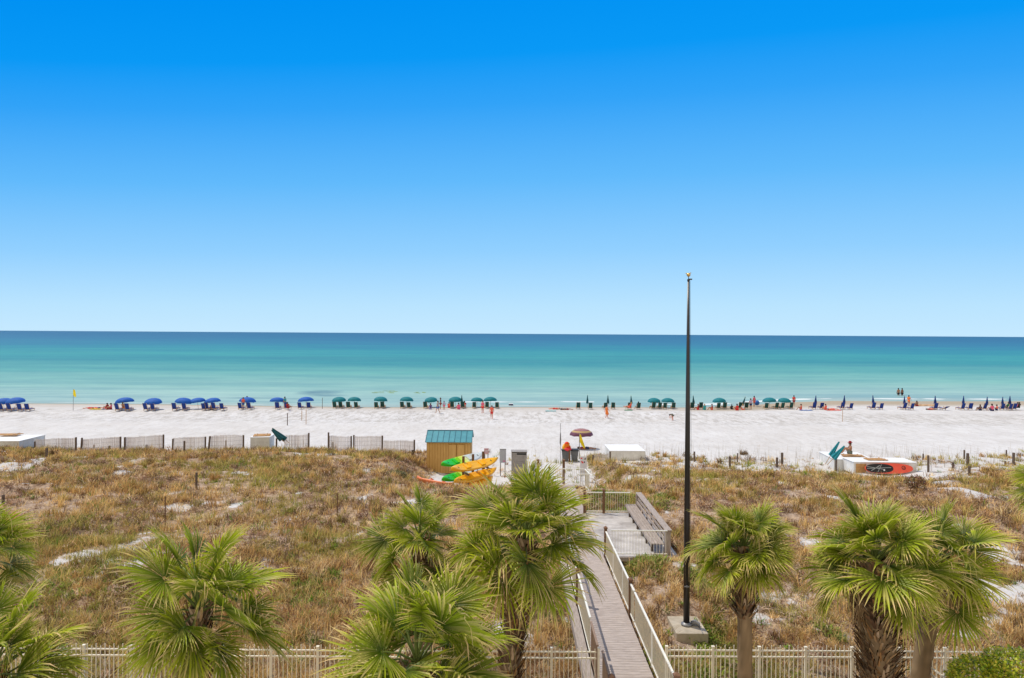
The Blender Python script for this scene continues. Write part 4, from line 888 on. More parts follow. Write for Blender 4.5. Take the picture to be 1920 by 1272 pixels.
def open_umbrella_proto(r_, h0, h1, mk, poleM='pinewood'):
    t = thing('beach_umbrella', 'x', 'umbrella')
    c = bpy.data.objects.new('canopy', canopy_mesh('canopy', r_, h0, h1, M[mk])); COL.objects.link(c); c.parent = t
    mb = MB(); mb.tube([(0, 0, -.25), (0, 0, h1 - .02)], .022, 8); mb.build('pole', M[poleM], t)
    mb = MB()
    for k in range(8): a = k * math.pi / 4; mb.bar((0, 0, h1 - .06), (math.cos(a) * r_ * .95, math.sin(a) * r_ * .95, h0 + .0), .015, .015)
    mb.build('ribs', M[poleM], t)
    mb = MB(); mb.tube([(0, 0, h1), (0, 0, h1 + .06)], [.03, .015], 8); mb.build('finial', M[poleM], t)
    return t
def fold_rings(z0, z1, r0, r1, n_=24, lobes=6, bulge=.3):
    rs = []
    for i in range(9):
        u = i / 8; z = z0 + (z1 - z0) * u; rr = (r0 + (r1 - r0) * u) * (1 + bulge * math.sin(math.pi * min(1, u * 1.3)) * (1 - u))
        rs.append([(math.cos(2 * math.pi * k / n_) * rr * (1 + .22 * math.cos(lobes * 2 * math.pi * k / n_)), math.sin(2 * math.pi * k / n_) * rr * (1 + .22 * math.cos(lobes * 2 * math.pi * k / n_)), z) for k in range(n_)])
    return rs
def closed_proto(mk, L=1.25, z0=.75, r0=.16):
    t = thing('closed_umbrella', 'x', 'umbrella')
    mb = MB(); mb.loft(fold_rings(z0, z0 + L, r0, .035)); mb.build('folded_canopy', M[mk], t)
    mb = MB(); mb.tube([(0, 0, -.25), (0, 0, z0 + L + .08)], .022, 8); mb.build('pole', M['pinewood'], t)
    mb = MB(); mb.tube([(0, 0, z0 + L * .35), (0, 0, z0 + L * .35 + .04)], r0 * 1.0, 12); mb.build('strap', M['dark'], t)
    return t
def chair_proto(mk, back=68):
    t = thing('beach_chair', 'x', 'chair'); w_ = .56
    mb = MB()
    for s in (-1, 1):
        x_ = s * (w_ / 2 - .03)
        mb.bar((x_, -.38, .22), (x_, .95, .30), .05, .07); mb.bar((x_ + s * .0, -.30, .02), (x_, -.30, .25), .05, .05); mb.bar((x_, .80, .0), (x_, .80, .30), .05, .05)
        mb.bar((x_ + s * .05, -.28, .50), (x_ + s * .05, .28, .54), .08, .03); mb.bar((x_ + s * .05, .20, .28), (x_ + s * .05, .20, .53), .04, .04)
    for y_ in (-.36, .25, .93): mb.box((0, y_, .25 + .04 * (y_ > 0)), (w_ - .1, .05, .05))
    mb.build('frame', M['pinewood'], t)
    mb = MB(); mb.bar((0, -.30, .29), (0, .88, .345), w_ - .10, .025); mb.build('seat', M[mk], t)
    c_, s_ = math.cos(R(back)), math.sin(R(back)); mb = MB(); mb.bar((0, -.30, .27), (0, -.30 - c_ * .88, .27 + s_ * .88), w_ - .04, .035); mb.build('backrest', M[mk], t)
    mb = MB()
    for s in (-1, 1): mb.bar((s * (w_ / 2), -.28, .24), (s * (w_ / 2), -.28 - c_ * .90, .24 + s_ * .90), .03, .05)
    mb.build('back_frame', M['pinewood'], t)
    return t
USED = {}
def inst(proto, loc, rz, label, group, tilt=(0, 0)):
    tilt = (tilt[0] + random.uniform(-.05, .05), tilt[1] + random.uniform(-.05, .05)) if 'umbrella' in group else tilt
    if id(proto) in USED: o = copy_tree(proto)
    else: o = proto; USED[id(proto)] = 1
    o.location = loc; o.rotation_euler = (tilt[0], tilt[1], rz); o.scale = (random.uniform(.95, 1.05),) * 3; o['label'] = label; o['group'] = group; return o
ORD = ['first', 'second', 'third', 'fourth', 'fifth', 'sixth', 'seventh', 'eighth', 'ninth', 'tenth', 'eleventh', 'twelfth', 'thirteenth', 'fourteenth']
UM = []     # (px, description) for chair labels
ub = open_umbrella_proto(1.17, 1.02, 1.62, 'blue'); ug = open_umbrella_proto(1.04, 1.05, 1.62, 'teal')
def rowY(px): return np.interp(px, [0, 300, 640, 940, 1100, 1500, 1920], [771.0, 770.5, 766.5, 766.0, 767.5, 767.5, 769.5])
for i, px in enumerate([8, 31, 235, 288, 343, 372, 400, 463, 520, 574]):
    g = G(px, rowY(px) - 2.5); d = f'{ORD[i]} open blue umbrella from the left'
    inst(ub, g, random.uniform(0, 6), d + ' in the beach row', 'open blue umbrellas along the shore', (0, R(-6))); UM.append((px, d))
for i, px in enumerate([636, 664, 713, 762, 809, 854, 894, 919.5, 1226, 1252, 1349, 1443, 1470]):
    g = G(px, rowY(px) - 2.0); d = f'{ORD[i]} open teal umbrella from the left'
    inst(ug, g, random.uniform(0, 6), d + ' in the beach row', 'open teal umbrellas along the shore', (0, R(-4 if px < 960 else 1))); UM.append((px, d))
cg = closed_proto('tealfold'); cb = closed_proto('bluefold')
for i, px in enumerate([866, 1101, 1140, 1184, 1301]):
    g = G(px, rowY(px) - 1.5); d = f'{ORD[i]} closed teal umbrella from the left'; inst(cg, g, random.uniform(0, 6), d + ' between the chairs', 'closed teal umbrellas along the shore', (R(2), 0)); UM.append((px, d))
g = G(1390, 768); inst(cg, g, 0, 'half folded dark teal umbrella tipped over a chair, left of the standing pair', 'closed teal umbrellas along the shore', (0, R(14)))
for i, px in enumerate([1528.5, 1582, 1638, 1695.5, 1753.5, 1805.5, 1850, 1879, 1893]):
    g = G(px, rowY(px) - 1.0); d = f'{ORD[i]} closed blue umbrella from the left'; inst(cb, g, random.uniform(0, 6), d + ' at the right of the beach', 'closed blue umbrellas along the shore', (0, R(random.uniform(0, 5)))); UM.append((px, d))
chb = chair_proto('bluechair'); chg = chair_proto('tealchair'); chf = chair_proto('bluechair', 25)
CH = {'b': [6, 21, 40, 54, 223, 241, 276, 289, 329, 347.5, 384, 390, 403, 418, 452.5, 469, 521, 539, 563.5, 579.5, 1524.5, 1539, 1577.5, 1593, 1635, 1650, 1693, 1707, 1752, 1802, 1817, 1843, 1877, 1891, 1899],
      'g': [629, 640, 654, 669, 706, 718, 755, 767.5, 798, 847.5, 868, 889, 913, 932, 1084, 1107, 1134, 1149.5, 1179, 1196, 1224, 1236, 1246, 1262, 1297, 1313, 1346, 1357.5, 1387, 1398, 1436, 1454, 1465, 1481], 'f': [1767]}
labs = {}
for c, L_ in CH.items():
    for px in L_:
        u = min(UM, key=lambda q_: abs(q_[0] - px)); labs.setdefault(u[1], []).append((px, c))
for d, L_ in labs.items():
    L_.sort(); nn_ = len(L_)
    for j, (px, c) in enumerate(L_):
        pos = {1: ['single'], 2: ['left', 'right'], 3: ['left', 'middle', 'right'], 4: ['far left', 'inner left', 'inner right', 'far right'], 5: ['first', 'second', 'third', 'fourth', 'fifth']}[min(nn_, 5)][min(j, 4)]
        cn = {'b': 'blue beach chair', 'g': 'dark green beach chair', 'f': 'flat reclined blue beach chair'}[c]
        g = G(px, rowY(px) + .3 + random.uniform(-.3, .3)); inst({'b': chb, 'g': chg, 'f': chf}[c], g, R(random.uniform(-7, 7)), f'{pos} {cn} by the {d}', 'beach chairs along the shore')
# striped umbrella
g = G(1090, 846); su = open_umbrella_proto(1.10, 0, 0, 'stripe') if False else None
t = thing('striped_umbrella', 'maroon and yellow striped umbrella open behind the grey bins', 'umbrella', (P(1090, 815, 64.5).x, 64.5, h(6.5, 64.5)))
ze = P(1090, 815, 64.5).z - t.location.z; zt2 = P(1090, 804, 64.5).z - t.location.z
c = bpy.data.objects.new('canopy', canopy_mesh('canopy', 1.1, ze, zt2, M['stripe'])); COL.objects.link(c); c.parent = t
mb = MB(); mb.tube([(0, 0, -.2), (0, 0, zt2 + .08)], .022, 8); mb.build('pole', M['white'], t)
mb = MB()
for k in range(8): a = k * math.pi / 4; mb.bar((0, 0, zt2 - .06), (math.cos(a) * 1.04, math.sin(a) * 1.04, ze), .015, .015)
mb.build('ribs', M['steel'], t)
# flags
def flag(label, px, pyb, pyt, Y, fpts, mk='yellow', thin=.03, pm='steel'):
    b_ = P(px, pyt, Y); z0 = h(b_.x, Y); t = thing('beach_flag', label, 'flag', (b_.x, Y, z0))
    mb = MB(); mb.tube([(0, 0, -.2), (0, 0, b_.z - z0)], thin, 8); mb.build('pole', M[pm], t)
    k = Y / F; pts = [Vector(((u - px) * k, 0, P(u, v, Y).z - z0)) for u, v in fpts]
    mb = MB(); n_ = len(pts); c = sum(pts, Vector()) / n_
    A = [mb.bm.verts.new(p + Vector((0, -.02 + .06 * math.sin(i * 1.9), 0))) for i, p in enumerate(pts)]; Bq = [mb.bm.verts.new(v.co + Vector((0, .012, 0))) for v in A]
    mb.bm.faces.new(A); mb.bm.faces.new(Bq[::-1])
    for i in range(n_): mb.bm.faces.new((A[i], A[(i + 1) % n_], Bq[(i + 1) % n_], Bq[i]))
    mb.build('cloth', M[mk], t)
g = G(135.5, 770)
flag('yellow warning flag on a thin pole near the water at left', 137.5, 770, 730, g.y, [(137.5, 731), (140, 731), (142, 735), (143.3, 742), (142, 745), (139.5, 744), (137.8, 740)])
flag('yellow flag hanging beneath the striped umbrella near the bins', 1086.5, 880, 813, 59.0, [(1086.5, 814), (1089, 815), (1092, 824), (1097, 838), (1096, 842), (1091, 836), (1087, 829)])
t_ = flag('tall thin grey pole with a furled flag left of the grey bins', 1051, 880, 794, 56.0, [(1050.2, 812), (1051.8, 812), (1052.4, 825), (1052, 836), (1049.6, 832), (1049.8, 820)], 'steel', .02)
def stake(label, px, py0, py1, Y=None, wd=.05, mk='greypost', tilt=0., name='stake', group='stakes on the beach and dune'):
    if Y is None: Y = G(px, py1).y
    a = P(px, py0, Y); z0 = min(h(a.x, Y), P(px, py1, Y).z) - .1; mb = MB(); mb.box((0, 0, (a.z - z0) / 2), (wd, wd, a.z - z0), bevel=wd * .15)
    o = mb.build(name, M[mk], loc=(a.x, Y, z0)); o.rotation_euler = (0, tilt, random.uniform(0, 1)); return tag(o, label, name.split('_')[-1], group)
stake('dark stake on the sand below the teal box umbrella gap', 539, 775, 798, wd=.09); stake('pale stake, left of the thin pair under the last blue umbrella', 566, 770, 789, wd=.07, mk='pinewood'); stake('pale stake, right of the thin pair under the last blue umbrella', 574, 768, 796, wd=.07, mk='pinewood')
stake('thin stake by the water between blue and teal umbrellas', 604.5, 746, 767, wd=.07); stake('pale stake on the sand below the second closed blue umbrella', 1580, 762, 791, wd=.06, mk='pinewood')
stake('tall thin stake in dune grass above the round palm', 310, 931, 991, wd=.045, mk='post'); stake('short dark stake in the dune, upper left of the sand gaps', 368.5, 886, 916, wd=.10); stake('thin brown stake in the dune left of the smaller palm', 632.5, 925, 967, wd=.05, mk='post'); stake('short stake above the palm at the left edge', 6, 928, 948, wd=.12)
# dune posts
PD = [(87.5, 840, 858, .16, 'dark post in bare sand at far left'), (205, 836, 847, .14, 'short dark post under the third fence panel'), (275, 834, 843, .2, 'stubby dark post under the third fence panel, right end'), (345.5, 827, 851, .12, 'dark post standing forward of the fourth fence panel'), (424, 826, 845, .13, 'dark post forward of the fifth fence panel'), (177, 834, 842, .15, 'stubby post forward of the second fence panel'), (624, 829, 836, .22, 'small square post beside the seventh fence panel'), (774, 844, 853, .2, 'square stub at the foot of the last fence panel'),
      (1302, 847, 866, .12, 'thin post just right of the flagpole'), (1368.5, 856, 876, .15, 'left of the two close posts right of the flagpole'), (1383, 850, 867, .09, 'thin post, right of the two close posts beyond the flagpole'), (1457, 858, 877, .15, 'short dark post left of the thick grey one'), (1466.5, 849, 873, .17, 'thick grey post between flagpole and teal umbrellas'), (1568, 857, 884, .12, 'dark post under the leaning teal umbrellas'),
      (1731, 851, 863, .10, 'thin post behind the fence stub right of the paddleboard'), (1787, 867, 878, .14, 'small stub post between the two post pairs at right'), (1808, 844, 861, .11, 'thin rear post of the middle pair at right'), (1814.5, 850, 876, .17, 'thick front post of the middle pair at right'), (1817.5, 874, 892, .15, 'low post in front of the middle pair at right'), (1885, 865, 874, .12, 'small stub post left of the last pair at right'), (1887, 844, 858, .10, 'thin rear post of the last pair at right'), (1900.5, 849, 874, .17, 'thick front post of the last pair at right')]
for px, a_, b2, wd, lab in PD: stake(lab, px, a_, b2, Y=float(np.clip(G(px, b2).y, 40, 61)), wd=wd, name='fence_post', group='weathered fence posts along the dune edge')
p = P(1569, 861, 52.5)
# ------------------------------------------------------------------ sand fences
def sand_fence(label, xa_, xb_, ytopa, ytopb, ybot, Y, posts, sag=0):
    A = P(xa_, ytopa, Y); Bq = P(xb_, ytopb, Y); z0 = P((xa_ + xb_) / 2, ybot, Y).z
    t = thing('sand_fence', label, 'fence', (A.x, Y, 0), group='pale slatted sand fences along the dune edge')
    mb = MB(); n_ = int((Bq.x - A.x) / .085); L = Bq.x - A.x
    for i in range(n_ + 1):
        u = i / n_; X = L * u; zt_ = A.z + (Bq.z - A.z) * u + sag * math.sin(math.pi * u) + random.uniform(-.03, .03); yo = .12 * math.sin(u * 7 + xa_)
        zb = min(z0, h(A.x + X, Y) ) - .1; mb.box((X + random.uniform(-.01, .01), yo, (zt_ + zb) / 2), (.052, .010, zt_ - zb))
    sl = mb.build('slats', M['sandfence'], t)
    mb = MB()
    for fz in (.12, .45, .8): mb.tube([(L * u / 8, .12 * math.sin(u / 8 * 7 + xa_) - .012, (A.z + (Bq.z - A.z) * u / 8) - fz) for u in range(9)], .006, 4)
    mb.build('wires', M['steel'], t)
    for (px, pt, pb, tl) in posts:
        p_ = P(px, pt, Y - .12); mb = MB(); zb = min(P(px, pb, Y).z, h(p_.x, Y)) - .1; mb.box((0, 0, (p_.z - zb) / 2), (.13, .12, p_.z - zb), bevel=.02); o = mb.build('post', M['greypost'], t); o.location = (p_.x - A.x, -.12, zb); o.rotation_euler = (0, tl, 0)
sand_fence('pale slatted sand fence, first from the left beside the white box', 67, 142, 824, 821, 840, 59.5, [(65.5, 828, 846, 0), (142.5, 820, 840, 0)])
sand_fence('pale slatted sand fence, second from the left with a leaning post', 154, 226, 824, 819, 838, 60, [(152, 821, 842, R(4)), (226, 819, 837, 0)])
sand_fence('pale slatted sand fence, third from the left below the paired blue umbrellas', 235, 305, 820, 816, 837, 60, [(234, 820, 837, 0), (306.5, 815, 834, 0)])
sand_fence('pale slatted sand fence, fourth from the left', 326, 384, 821, 819, 838, 60, [(323.5, 823, 839, R(2)), (385, 819, 842, 0)])
sand_fence('pale slatted sand fence, fifth from the left, left of the small box', 391, 456, 819, 817, 837, 60, [(391, 818, 836, R(5)), (456.5, 816, 835, 0)], sag=.12)
sand_fence('pale slatted sand fence right of the small box and leaning umbrella', 534, 578, 817, 815, 833, 60, [(518.5, 822, 843, 0), (579, 812, 833, 0)])
sand_fence('pale slatted sand fence, seventh from the left, with a tall left post', 617, 657, 817, 819, 838, 60, [(616, 811, 838, 0), (658.5, 818, 847, 0)])
sand_fence('pale slatted sand fence, third counting left from the shed', 663, 715, 818, 818, 842, 59.5, [(663.5, 816, 836, 0), (717, 817, 858, 0)])
sand_fence('pale slatted sand fence nearest the shed', 720, 776, 826, 827, 849, 58.5, [(777, 825, 850, 0)])
sand_fence('small pale slatted fence between white notice board and white box', 1113, 1141, 854, 850, 876, 56.8, [(1112, 853, 875, 0), (1144, 847, 877, 0)])
sand_fence('tiny fence stub of grey slats right of the paddleboard', 1739, 1746, 856, 856, 878, 54, [(1740.5, 854, 879, 0)])
# leaning folded umbrellas
def leaning(label, ptop, pbot, Y, mk, L0=.62, r0=.22, n=1):
    A = P(*pbot, Y); B = P(*ptop, Y); d = B - A; L = d.length; t = thing('folded_umbrella', label, 'umbrella', A, group='folded umbrellas leaning on posts')
    t.rotation_euler = d.to_track_quat('Z', 'Y').to_euler()
    mb = MB(); mb.loft(fold_rings(L * (1 - L0), L * .98, r0, .05, bulge=.15)); mb.build('folded_canopy', M[mk], t)
    mb = MB(); mb.tube([(0, 0, 0), (0, 0, L * .99)], .025, 8); mb.build('pole', M['pinewood'], t)
leaning('upper folded dark teal umbrella leaning by the small box on the dune crest', (510, 803), (542, 831), 59.4, 'tealfold', .78, .20)
leaning('lower folded dark teal umbrella leaning by the small box on the dune crest', (509, 806), (536, 832), 59.1, 'tealfold', .72, .20)
leaning('left folded bright teal umbrella leaning on the post near the sitting man', (1574, 828), (1547, 871), 53.6, 'tealbright', .62, .15)
leaning('right folded bright teal umbrella leaning on the post near the sitting man', (1584, 836), (1551, 872), 53.3, 'tealbright', .66, .19)

# ------------------------------------------------------------------ people
dg = None
def skin_mesh(name, V, E, Rd, root=0, sub=1):
    me = bpy.data.meshes.new(name); me.from_pydata([tuple(v) for v in V], E, []); o = bpy.data.objects.new(name, me); COL.objects.link(o)
    md = o.modifiers.new('s', 'SKIN'); md.use_smooth_shade = True; o.modifiers.new('u', 'SUBSURF').levels = sub
    for i, r_ in enumerate(Rd):
        sv = me.skin_vertices[0].data[i]; sv.radius = r_ if isinstance(r_, tuple) else (r_, r_); sv.use_root = (i == root)
    bpy.context.view_layer.update(); d_ = bpy.context.evaluated_depsgraph_get(); out = bpy.data.meshes.new_from_object(o.evaluated_get(d_)); out.name = name
    bpy.data.objects.remove(o); return out
def pose(kind):
    J = {}
    def S(n_, x, y, z): J[n_ + 'L'] = Vector((-x, y, z)); J[n_ + 'R'] = Vector((x, y, z))
    if kind in ('stand', 'walk'):
        J['pel'] = Vector((0, 0, .94)); J['sp'] = Vector((0, 0, 1.12)); J['ch'] = Vector((0, 0, 1.32)); J['nk'] = Vector((0, .01, 1.50)); J['hd'] = Vector((0, .03, 1.60)); J['tp'] = Vector((0, .03, 1.70))
        S('sh', .18, 0, 1.41); S('el', .25, -.02, 1.13); S('wr', .27, .08, .90); S('hp', .09, 0, .88); S('kn', .10, .02, .48); S('an', .10, -.01, .08); S('to', .12, .15, .03)
        if kind == 'walk':
            J['knL'] = Vector((-.1, .20, .50)); J['anL'] = Vector((-.1, .24, .08)); J['toL'] = Vector((-.11, .40, .05)); J['knR'] = Vector((.1, -.04, .47)); J['anR'] = Vector((.1, -.28, .13)); J['toR'] = Vector((.11, -.16, .03))
            J['wrL'] = Vector((-.26, -.14, .93)); J['wrR'] = Vector((.26, .24, .98)); J['elR'] = Vector((.25, .06, 1.13))
    if kind == 'sit':
        J['pel'] = Vector((0, 0, .13)); J['sp'] = Vector((0, -.04, .30)); J['ch'] = Vector((0, -.05, .48)); J['nk'] = Vector((0, .0, .66)); J['hd'] = Vector((0, .03, .76)); J['tp'] = Vector((0, .03, .86))
        S('sh', .18, -.03, .57); S('el', .24, .12, .38); S('wr', .16, .33, .42); S('hp', .10, .03, .12); S('kn', .16, .36, .44); S('an', .13, .55, .08); S('to', .13, .70, .04)
    if kind == 'lounge':
        J['pel'] = Vector((0, -.15, .46)); J['sp'] = Vector((0, -.24, .62)); J['ch'] = Vector((0, -.32, .80)); J['nk'] = Vector((0, -.36, .98)); J['hd'] = Vector((0, -.35, 1.08)); J['tp'] = Vector((0, -.35, 1.18))
        S('sh', .18, -.32, .89); S('el', .26, -.14, .66); S('wr', .27, .12, .60); S('hp', .10, -.10, .45); S('kn', .12, .32, .56); S('an', .12, .74, .44); S('to', .12, .80, .58)
    if kind == 'lie':
        J['pel'] = Vector((0, 0, .12)); J['sp'] = Vector((0, -.18, .12)); J['ch'] = Vector((0, -.38, .13)); J['nk'] = Vector((0, -.56, .14)); J['hd'] = Vector((0, -.67, .16)); J['tp'] = Vector((0, -.76, .16))
        S('sh', .18, -.47, .12); S('el', .30, -.30, .06); S('wr', .28, -.03, .06); S('hp', .09, .06, .11); S('kn', .12, .46, .16); S('an', .12, .86, .07); S('to', .14, .93, .16)
    if kind == 'bend':
        J['pel'] = Vector((0, -.10, .90)); J['sp'] = Vector((0, .05, 1.00)); J['ch'] = Vector((0, .25, 1.02)); J['nk'] = Vector((0, .43, .98)); J['hd'] = Vector((0, .53, .94)); J['tp'] = Vector((0, .60, .87))
        S('sh', .17, .34, .95); S('el', .20, .38, .68); S('wr', .16, .44, .44); S('hp', .09, -.08, .84); S('kn', .11, .04, .47); S('an', .11, -.06, .08); S('to', .12, .10, .03)
    return J
BODY = {}
def body_meshes(kind):
    if kind in BODY: return BODY[kind]
    J = pose(kind); names = list(J); V = [J[k] for k in names]; ix = {k: i for i, k in enumerate(names)}
    rad_ = {'pel': (.15, .11), 'sp': (.135, .10), 'ch': (.16, .115), 'nk': .058, 'hd': (.082, .098), 'tp': (.075, .085), 'sh': .065, 'el': .046, 'wr': .030, 'hp': .095, 'kn': .060, 'an': .040, 'to': .034}
    E = [('pel', 'sp'), ('sp', 'ch'), ('ch', 'nk'), ('nk', 'hd'), ('hd', 'tp')]
    for s in 'LR': E += [('ch', 'sh' + s), ('sh' + s, 'el' + s), ('el' + s, 'wr' + s), ('pel', 'hp' + s), ('hp' + s, 'kn' + s), ('kn' + s, 'an' + s), ('an' + s, 'to' + s)]
    Rd = [rad_.get(k, rad_.get(k[:-1])) for k in names]
    V = list(V); EI = [(ix[a], ix[b]) for a, b in E]
    for s in 'LR':       # palm
        d = (J['wr' + s] - J['el' + s]).normalized(); V.append(J['wr' + s] + d * .07); Rd.append((.036, .020)); EI.append((ix['wr' + s], len(V) - 1))
    body = skin_mesh('body', V, EI, Rd, ix['pel'])
    bm = bmesh.new(); bm.from_mesh(body); mb = MB(); mb.bm.free(); mb.bm = bm
    for s in 'LR':       # five fingers
        d = (J['wr' + s] - J['el' + s]).normalized(); sd_ = d.cross(Vector((0, 1, .01))).normalized(); nn_ = d.cross(sd_); p0 = J['wr' + s] + d * .085
        for k, ln in enumerate((.060, .072, .068, .052)):
            q_ = p0 + nn_ * (k - 1.5) * .017; mb.tube([q_, q_ + d * ln * .5, q_ + d * ln * .85 + sd_ * .02], [.0095, .0085, .006], 6)
        q_ = J['wr' + s] + d * .035 + nn_ * -.026; mb.tube([q_, q_ + d * .03 - nn_ * .025, q_ + d * .055 - nn_ * .035], [.011, .010, .007], 6)
    hd = J['hd']; fdir = Vector((0, 1, 0)) if kind != 'lie' else Vector((0, 0, 1)); mb.ball(hd + fdir * .098, .018, (.8, 1.2, 1.2), 6, 5)   # nose
    upd = (J['tp'] - J['hd']).normalized()
    for s in (-1, 1): mb.ball(hd + Vector((s * .083, 0, 0)), .025, (.4, .7, 1.1), 6, 5)
    bm.to_mesh(body); bm.free()
    for p_ in body.polygons: p_.use_smooth = True
    def sub(keys, edges, inc, scale=1):
        nm = [k[0] for k in keys]; return skin_mesh('cloth', [k[1] for k in keys], [(nm.index(a), nm.index(b)) for a, b in edges], [(r_[0] + inc, r_[1] + inc) if isinstance(r_, tuple) else r_ + inc for r_ in [k[2] for k in keys]])
    mid = lambda a, b, t_: J[a].lerp(J[b], t_)
    K = [('ch', J['ch'], (.16, .115)), ('pel', mid('sp', 'pel', .8), (.15, .115)), ('sp', J['sp'], (.14, .105)), ('nk', mid('ch', 'nk', .55), (.085, .075))]
    EE = [('pel', 'sp'), ('sp', 'ch'), ('ch', 'nk')]
    for s in 'LR': K += [('sh' + s, J['sh' + s], .068), ('ua' + s, mid('sh' + s, 'el' + s, .55), .058)]; EE += [('ch', 'sh' + s), ('sh' + s, 'ua' + s)]
    shirt = sub(K, EE, .018)
    K = [('pel', J['pel'], (.15, .115))]; EE = []
    for s in 'LR': K += [('hp' + s, J['hp' + s], .095), ('th' + s, mid('hp' + s, 'kn' + s, .6), .082)]; EE += [('pel', 'hp' + s), ('hp' + s, 'th' + s)]
    shorts = sub(K, EE, .020)
    # dress: torso plus skirt cone
    mb = MB(); dn = (J['knL'] + J['knR']) / 2; rg_ = []
    for (c_, a_, b_) in ((mid('ch', 'nk', .35), .15, .11), (J['ch'], .185, .14), (J['sp'], .155, .125), (J['pel'], .19, .155), (J['pel'].lerp(dn, .6), .23, .20), (J['pel'].lerp(dn, 1.0), .26, .23)):
        ax = (J['nk'] - J['pel']).normalized(); ex = Vector((1, 0, 0)); ey = ax.cross(ex).normalized(); rg_.append([c_ + ex * a_ * math.cos(t_) + ey * b_ * math.sin(t_) for t_ in [2 * math.pi * k / 14 for k in range(14)]])
    mb.loft(rg_); dress = mb.build('dress', M['red'], mesh_only=True, smooth=True)
    hc = J['hd'].lerp(J['tp'], .55) - fdir * .022
    mb = MB(); mb.ball(hc, .108, (1.0, 1.05, 1.0), 12, 9); mb.ball(J['hd'] - fdir * .06 - upd * .02, .085, (1, .8, 1.3) if kind != 'lie' else (1, 1.3, .8), 10, 7)
    hair = mb.build('hair', M['dark'], mesh_only=True, smooth=True)
    mb = MB(); mb.tube([hc + upd * .03, hc + upd * .04], [.19, .185], 16); mb.tube([hc + upd * .03, hc + upd * .13], [.112, .095], 14); hat = mb.build('hat', M['dark'], mesh_only=True)
    mats_ok = [body, shirt, shorts]
    for m_ in mats_ok:
        m_.materials.clear(); m_.materials.append(M['dark'])
    BODY[kind] = dict(body=body, shirt=shirt, shorts=shorts, dress=dress, hair=hair, hat=hat); return BODY[kind]
CM = {}
def cmat(key):
    pal_ = {'skinA': (.52, .29, .19), 'skinB': (.38, .19, .11), 'skinC': (.24, .12, .07), 'sunburn': (.62, .25, .16), 'red': (.68, .03, .03), 'coral': (.80, .13, .08), 'pink': (.75, .12, .22), 'orange': (.80, .20, .04), 'grey': (.36, .36, .36), 'white': (.72, .72, .74), 'blue': (.03, .13, .42), 'navy': (.02, .03, .10), 'black': (.02, .02, .025), 'teal': (.03, .34, .36), 'purple': (.10, .05, .18), 'lavender': (.42, .38, .55), 'green': (.05, .25, .10),
            'brownhair': (.06, .032, .018), 'blonde': (.38, .25, .11), 'darkred': (.30, .01, .02), 'yellow': (.8, .6, .05), 'greygreen': (.16, .18, .15)}
    if key not in CM: CM[key] = mat(key + '_cloth' if 'skin' not in key else key, pal_[key], .75, .08, 8, 0)
    return CM[key]
def person(label, px, py, kind, rz, top_='red', bot='navy', skin='skinA', hair='brownhair', sc_=1.0, loc=None, dress=False, hat=None, group='people on the beach', z=0):
    B = body_meshes(kind); g = loc if loc is not None else G(px, py); t = thing('person', label, 'person', (g[0], g[1], g[2] + z), R(rz), group); t.scale = (sc_,) * 3
    def add(nm, me, mk):
        o = bpy.data.objects.new(nm, me); COL.objects.link(o); o.parent = t; setmat(o, cmat(mk)); return o
    add('body', B['body'], skin)
    if dress: add('dress', B['dress'], top_)
    else:
        if top_: add('shirt', B['shirt'], top_)
        if bot: add('shorts', B['shorts'], bot)
    add('hair', B['hair'], hair)
    if hat: add('hat', B['hat'], hat)
    return t
person('person lying on the sand in red, leftmost of the group left of the umbrellas', 169, 767, 'lie', 100, 'red', 'red', 'sunburn')
person('person lying on a yellow towel in coral, between two others', 185, 767, 'lie', -80, 'coral', 'purple', 'sunburn')
person('person in dark red sitting on the sand beside the first chair pair', 201, 768, 'sit', 80, 'darkred', 'red', 'skinB')
person('person in pink lying against the first blue chair pair', 208, 768, 'sit', 110, 'pink', 'darkred', 'skinA')
person('tanned person in the chair gap under the third blue umbrella', 233, 770, 'lounge', 0, None, 'orange', 'skinB')
person('person in a brown top seated among the chairs under the seventh blue umbrella', 397, 769, 'sit', 20, 'darkred', 'navy', 'skinB')
person('person in coral standing behind the eighth blue umbrella', 456, 768, 'stand', 170, 'coral', 'blue', 'skinB')
person('dark haired person standing seaward of the eighth blue umbrella', 463, 765, 'stand', 0, 'purple', 'navy', 'skinC')
person('person in teal standing at the right rim of the ninth blue umbrella', 534, 766, 'stand', 60, 'teal', 'teal', 'skinB', 'black')
person('person in darkred lounging in the chair right of the teal dressed one', 541, 770, 'lounge', -10, 'darkred', 'darkred', 'skinB')
person('man in grey shirt and blue shorts walking below the fifth teal umbrella', 821, 775.5, 'walk', 60, 'grey', 'blue', 'skinA')
person('person in a dark top standing just behind the man in blue shorts', 826, 768, 'stand', 100, 'navy', 'darkred', 'skinB')
person('child in lavender standing right of the man in blue shorts', 832.5, 769, 'stand', 200, 'lavender', 'pink', 'skinB', sc_=.75)
person('person in purple sitting on the sand under the fifth teal umbrella', 807, 768, 'sit', 40, 'purple', 'lavender', 'skinA')
person('person sitting left of the sixth teal umbrella chairs', 842, 765, 'sit', 0, 'coral', 'red', 'skinB')
person('person in pink sitting on the sand under the sixth teal umbrella', 860, 768, 'sit', 30, 'pink', 'pink', 'skinA', sc_=1.1)
person('person in scarlet in the chair right of the closed teal umbrella', 871, 764, 'sit', 10, 'red', 'pink', 'skinA', sc_=1.1)
person('woman in pink standing between the last teal umbrellas of the left group', 905, 775, 'stand', 150, 'pink', 'red', 'sunburn', 'brownhair')
person('woman in coral top and red shorts walking on the open sand', 922, 786, 'walk', 180, 'coral', 'red', 'sunburn', 'brownhair')
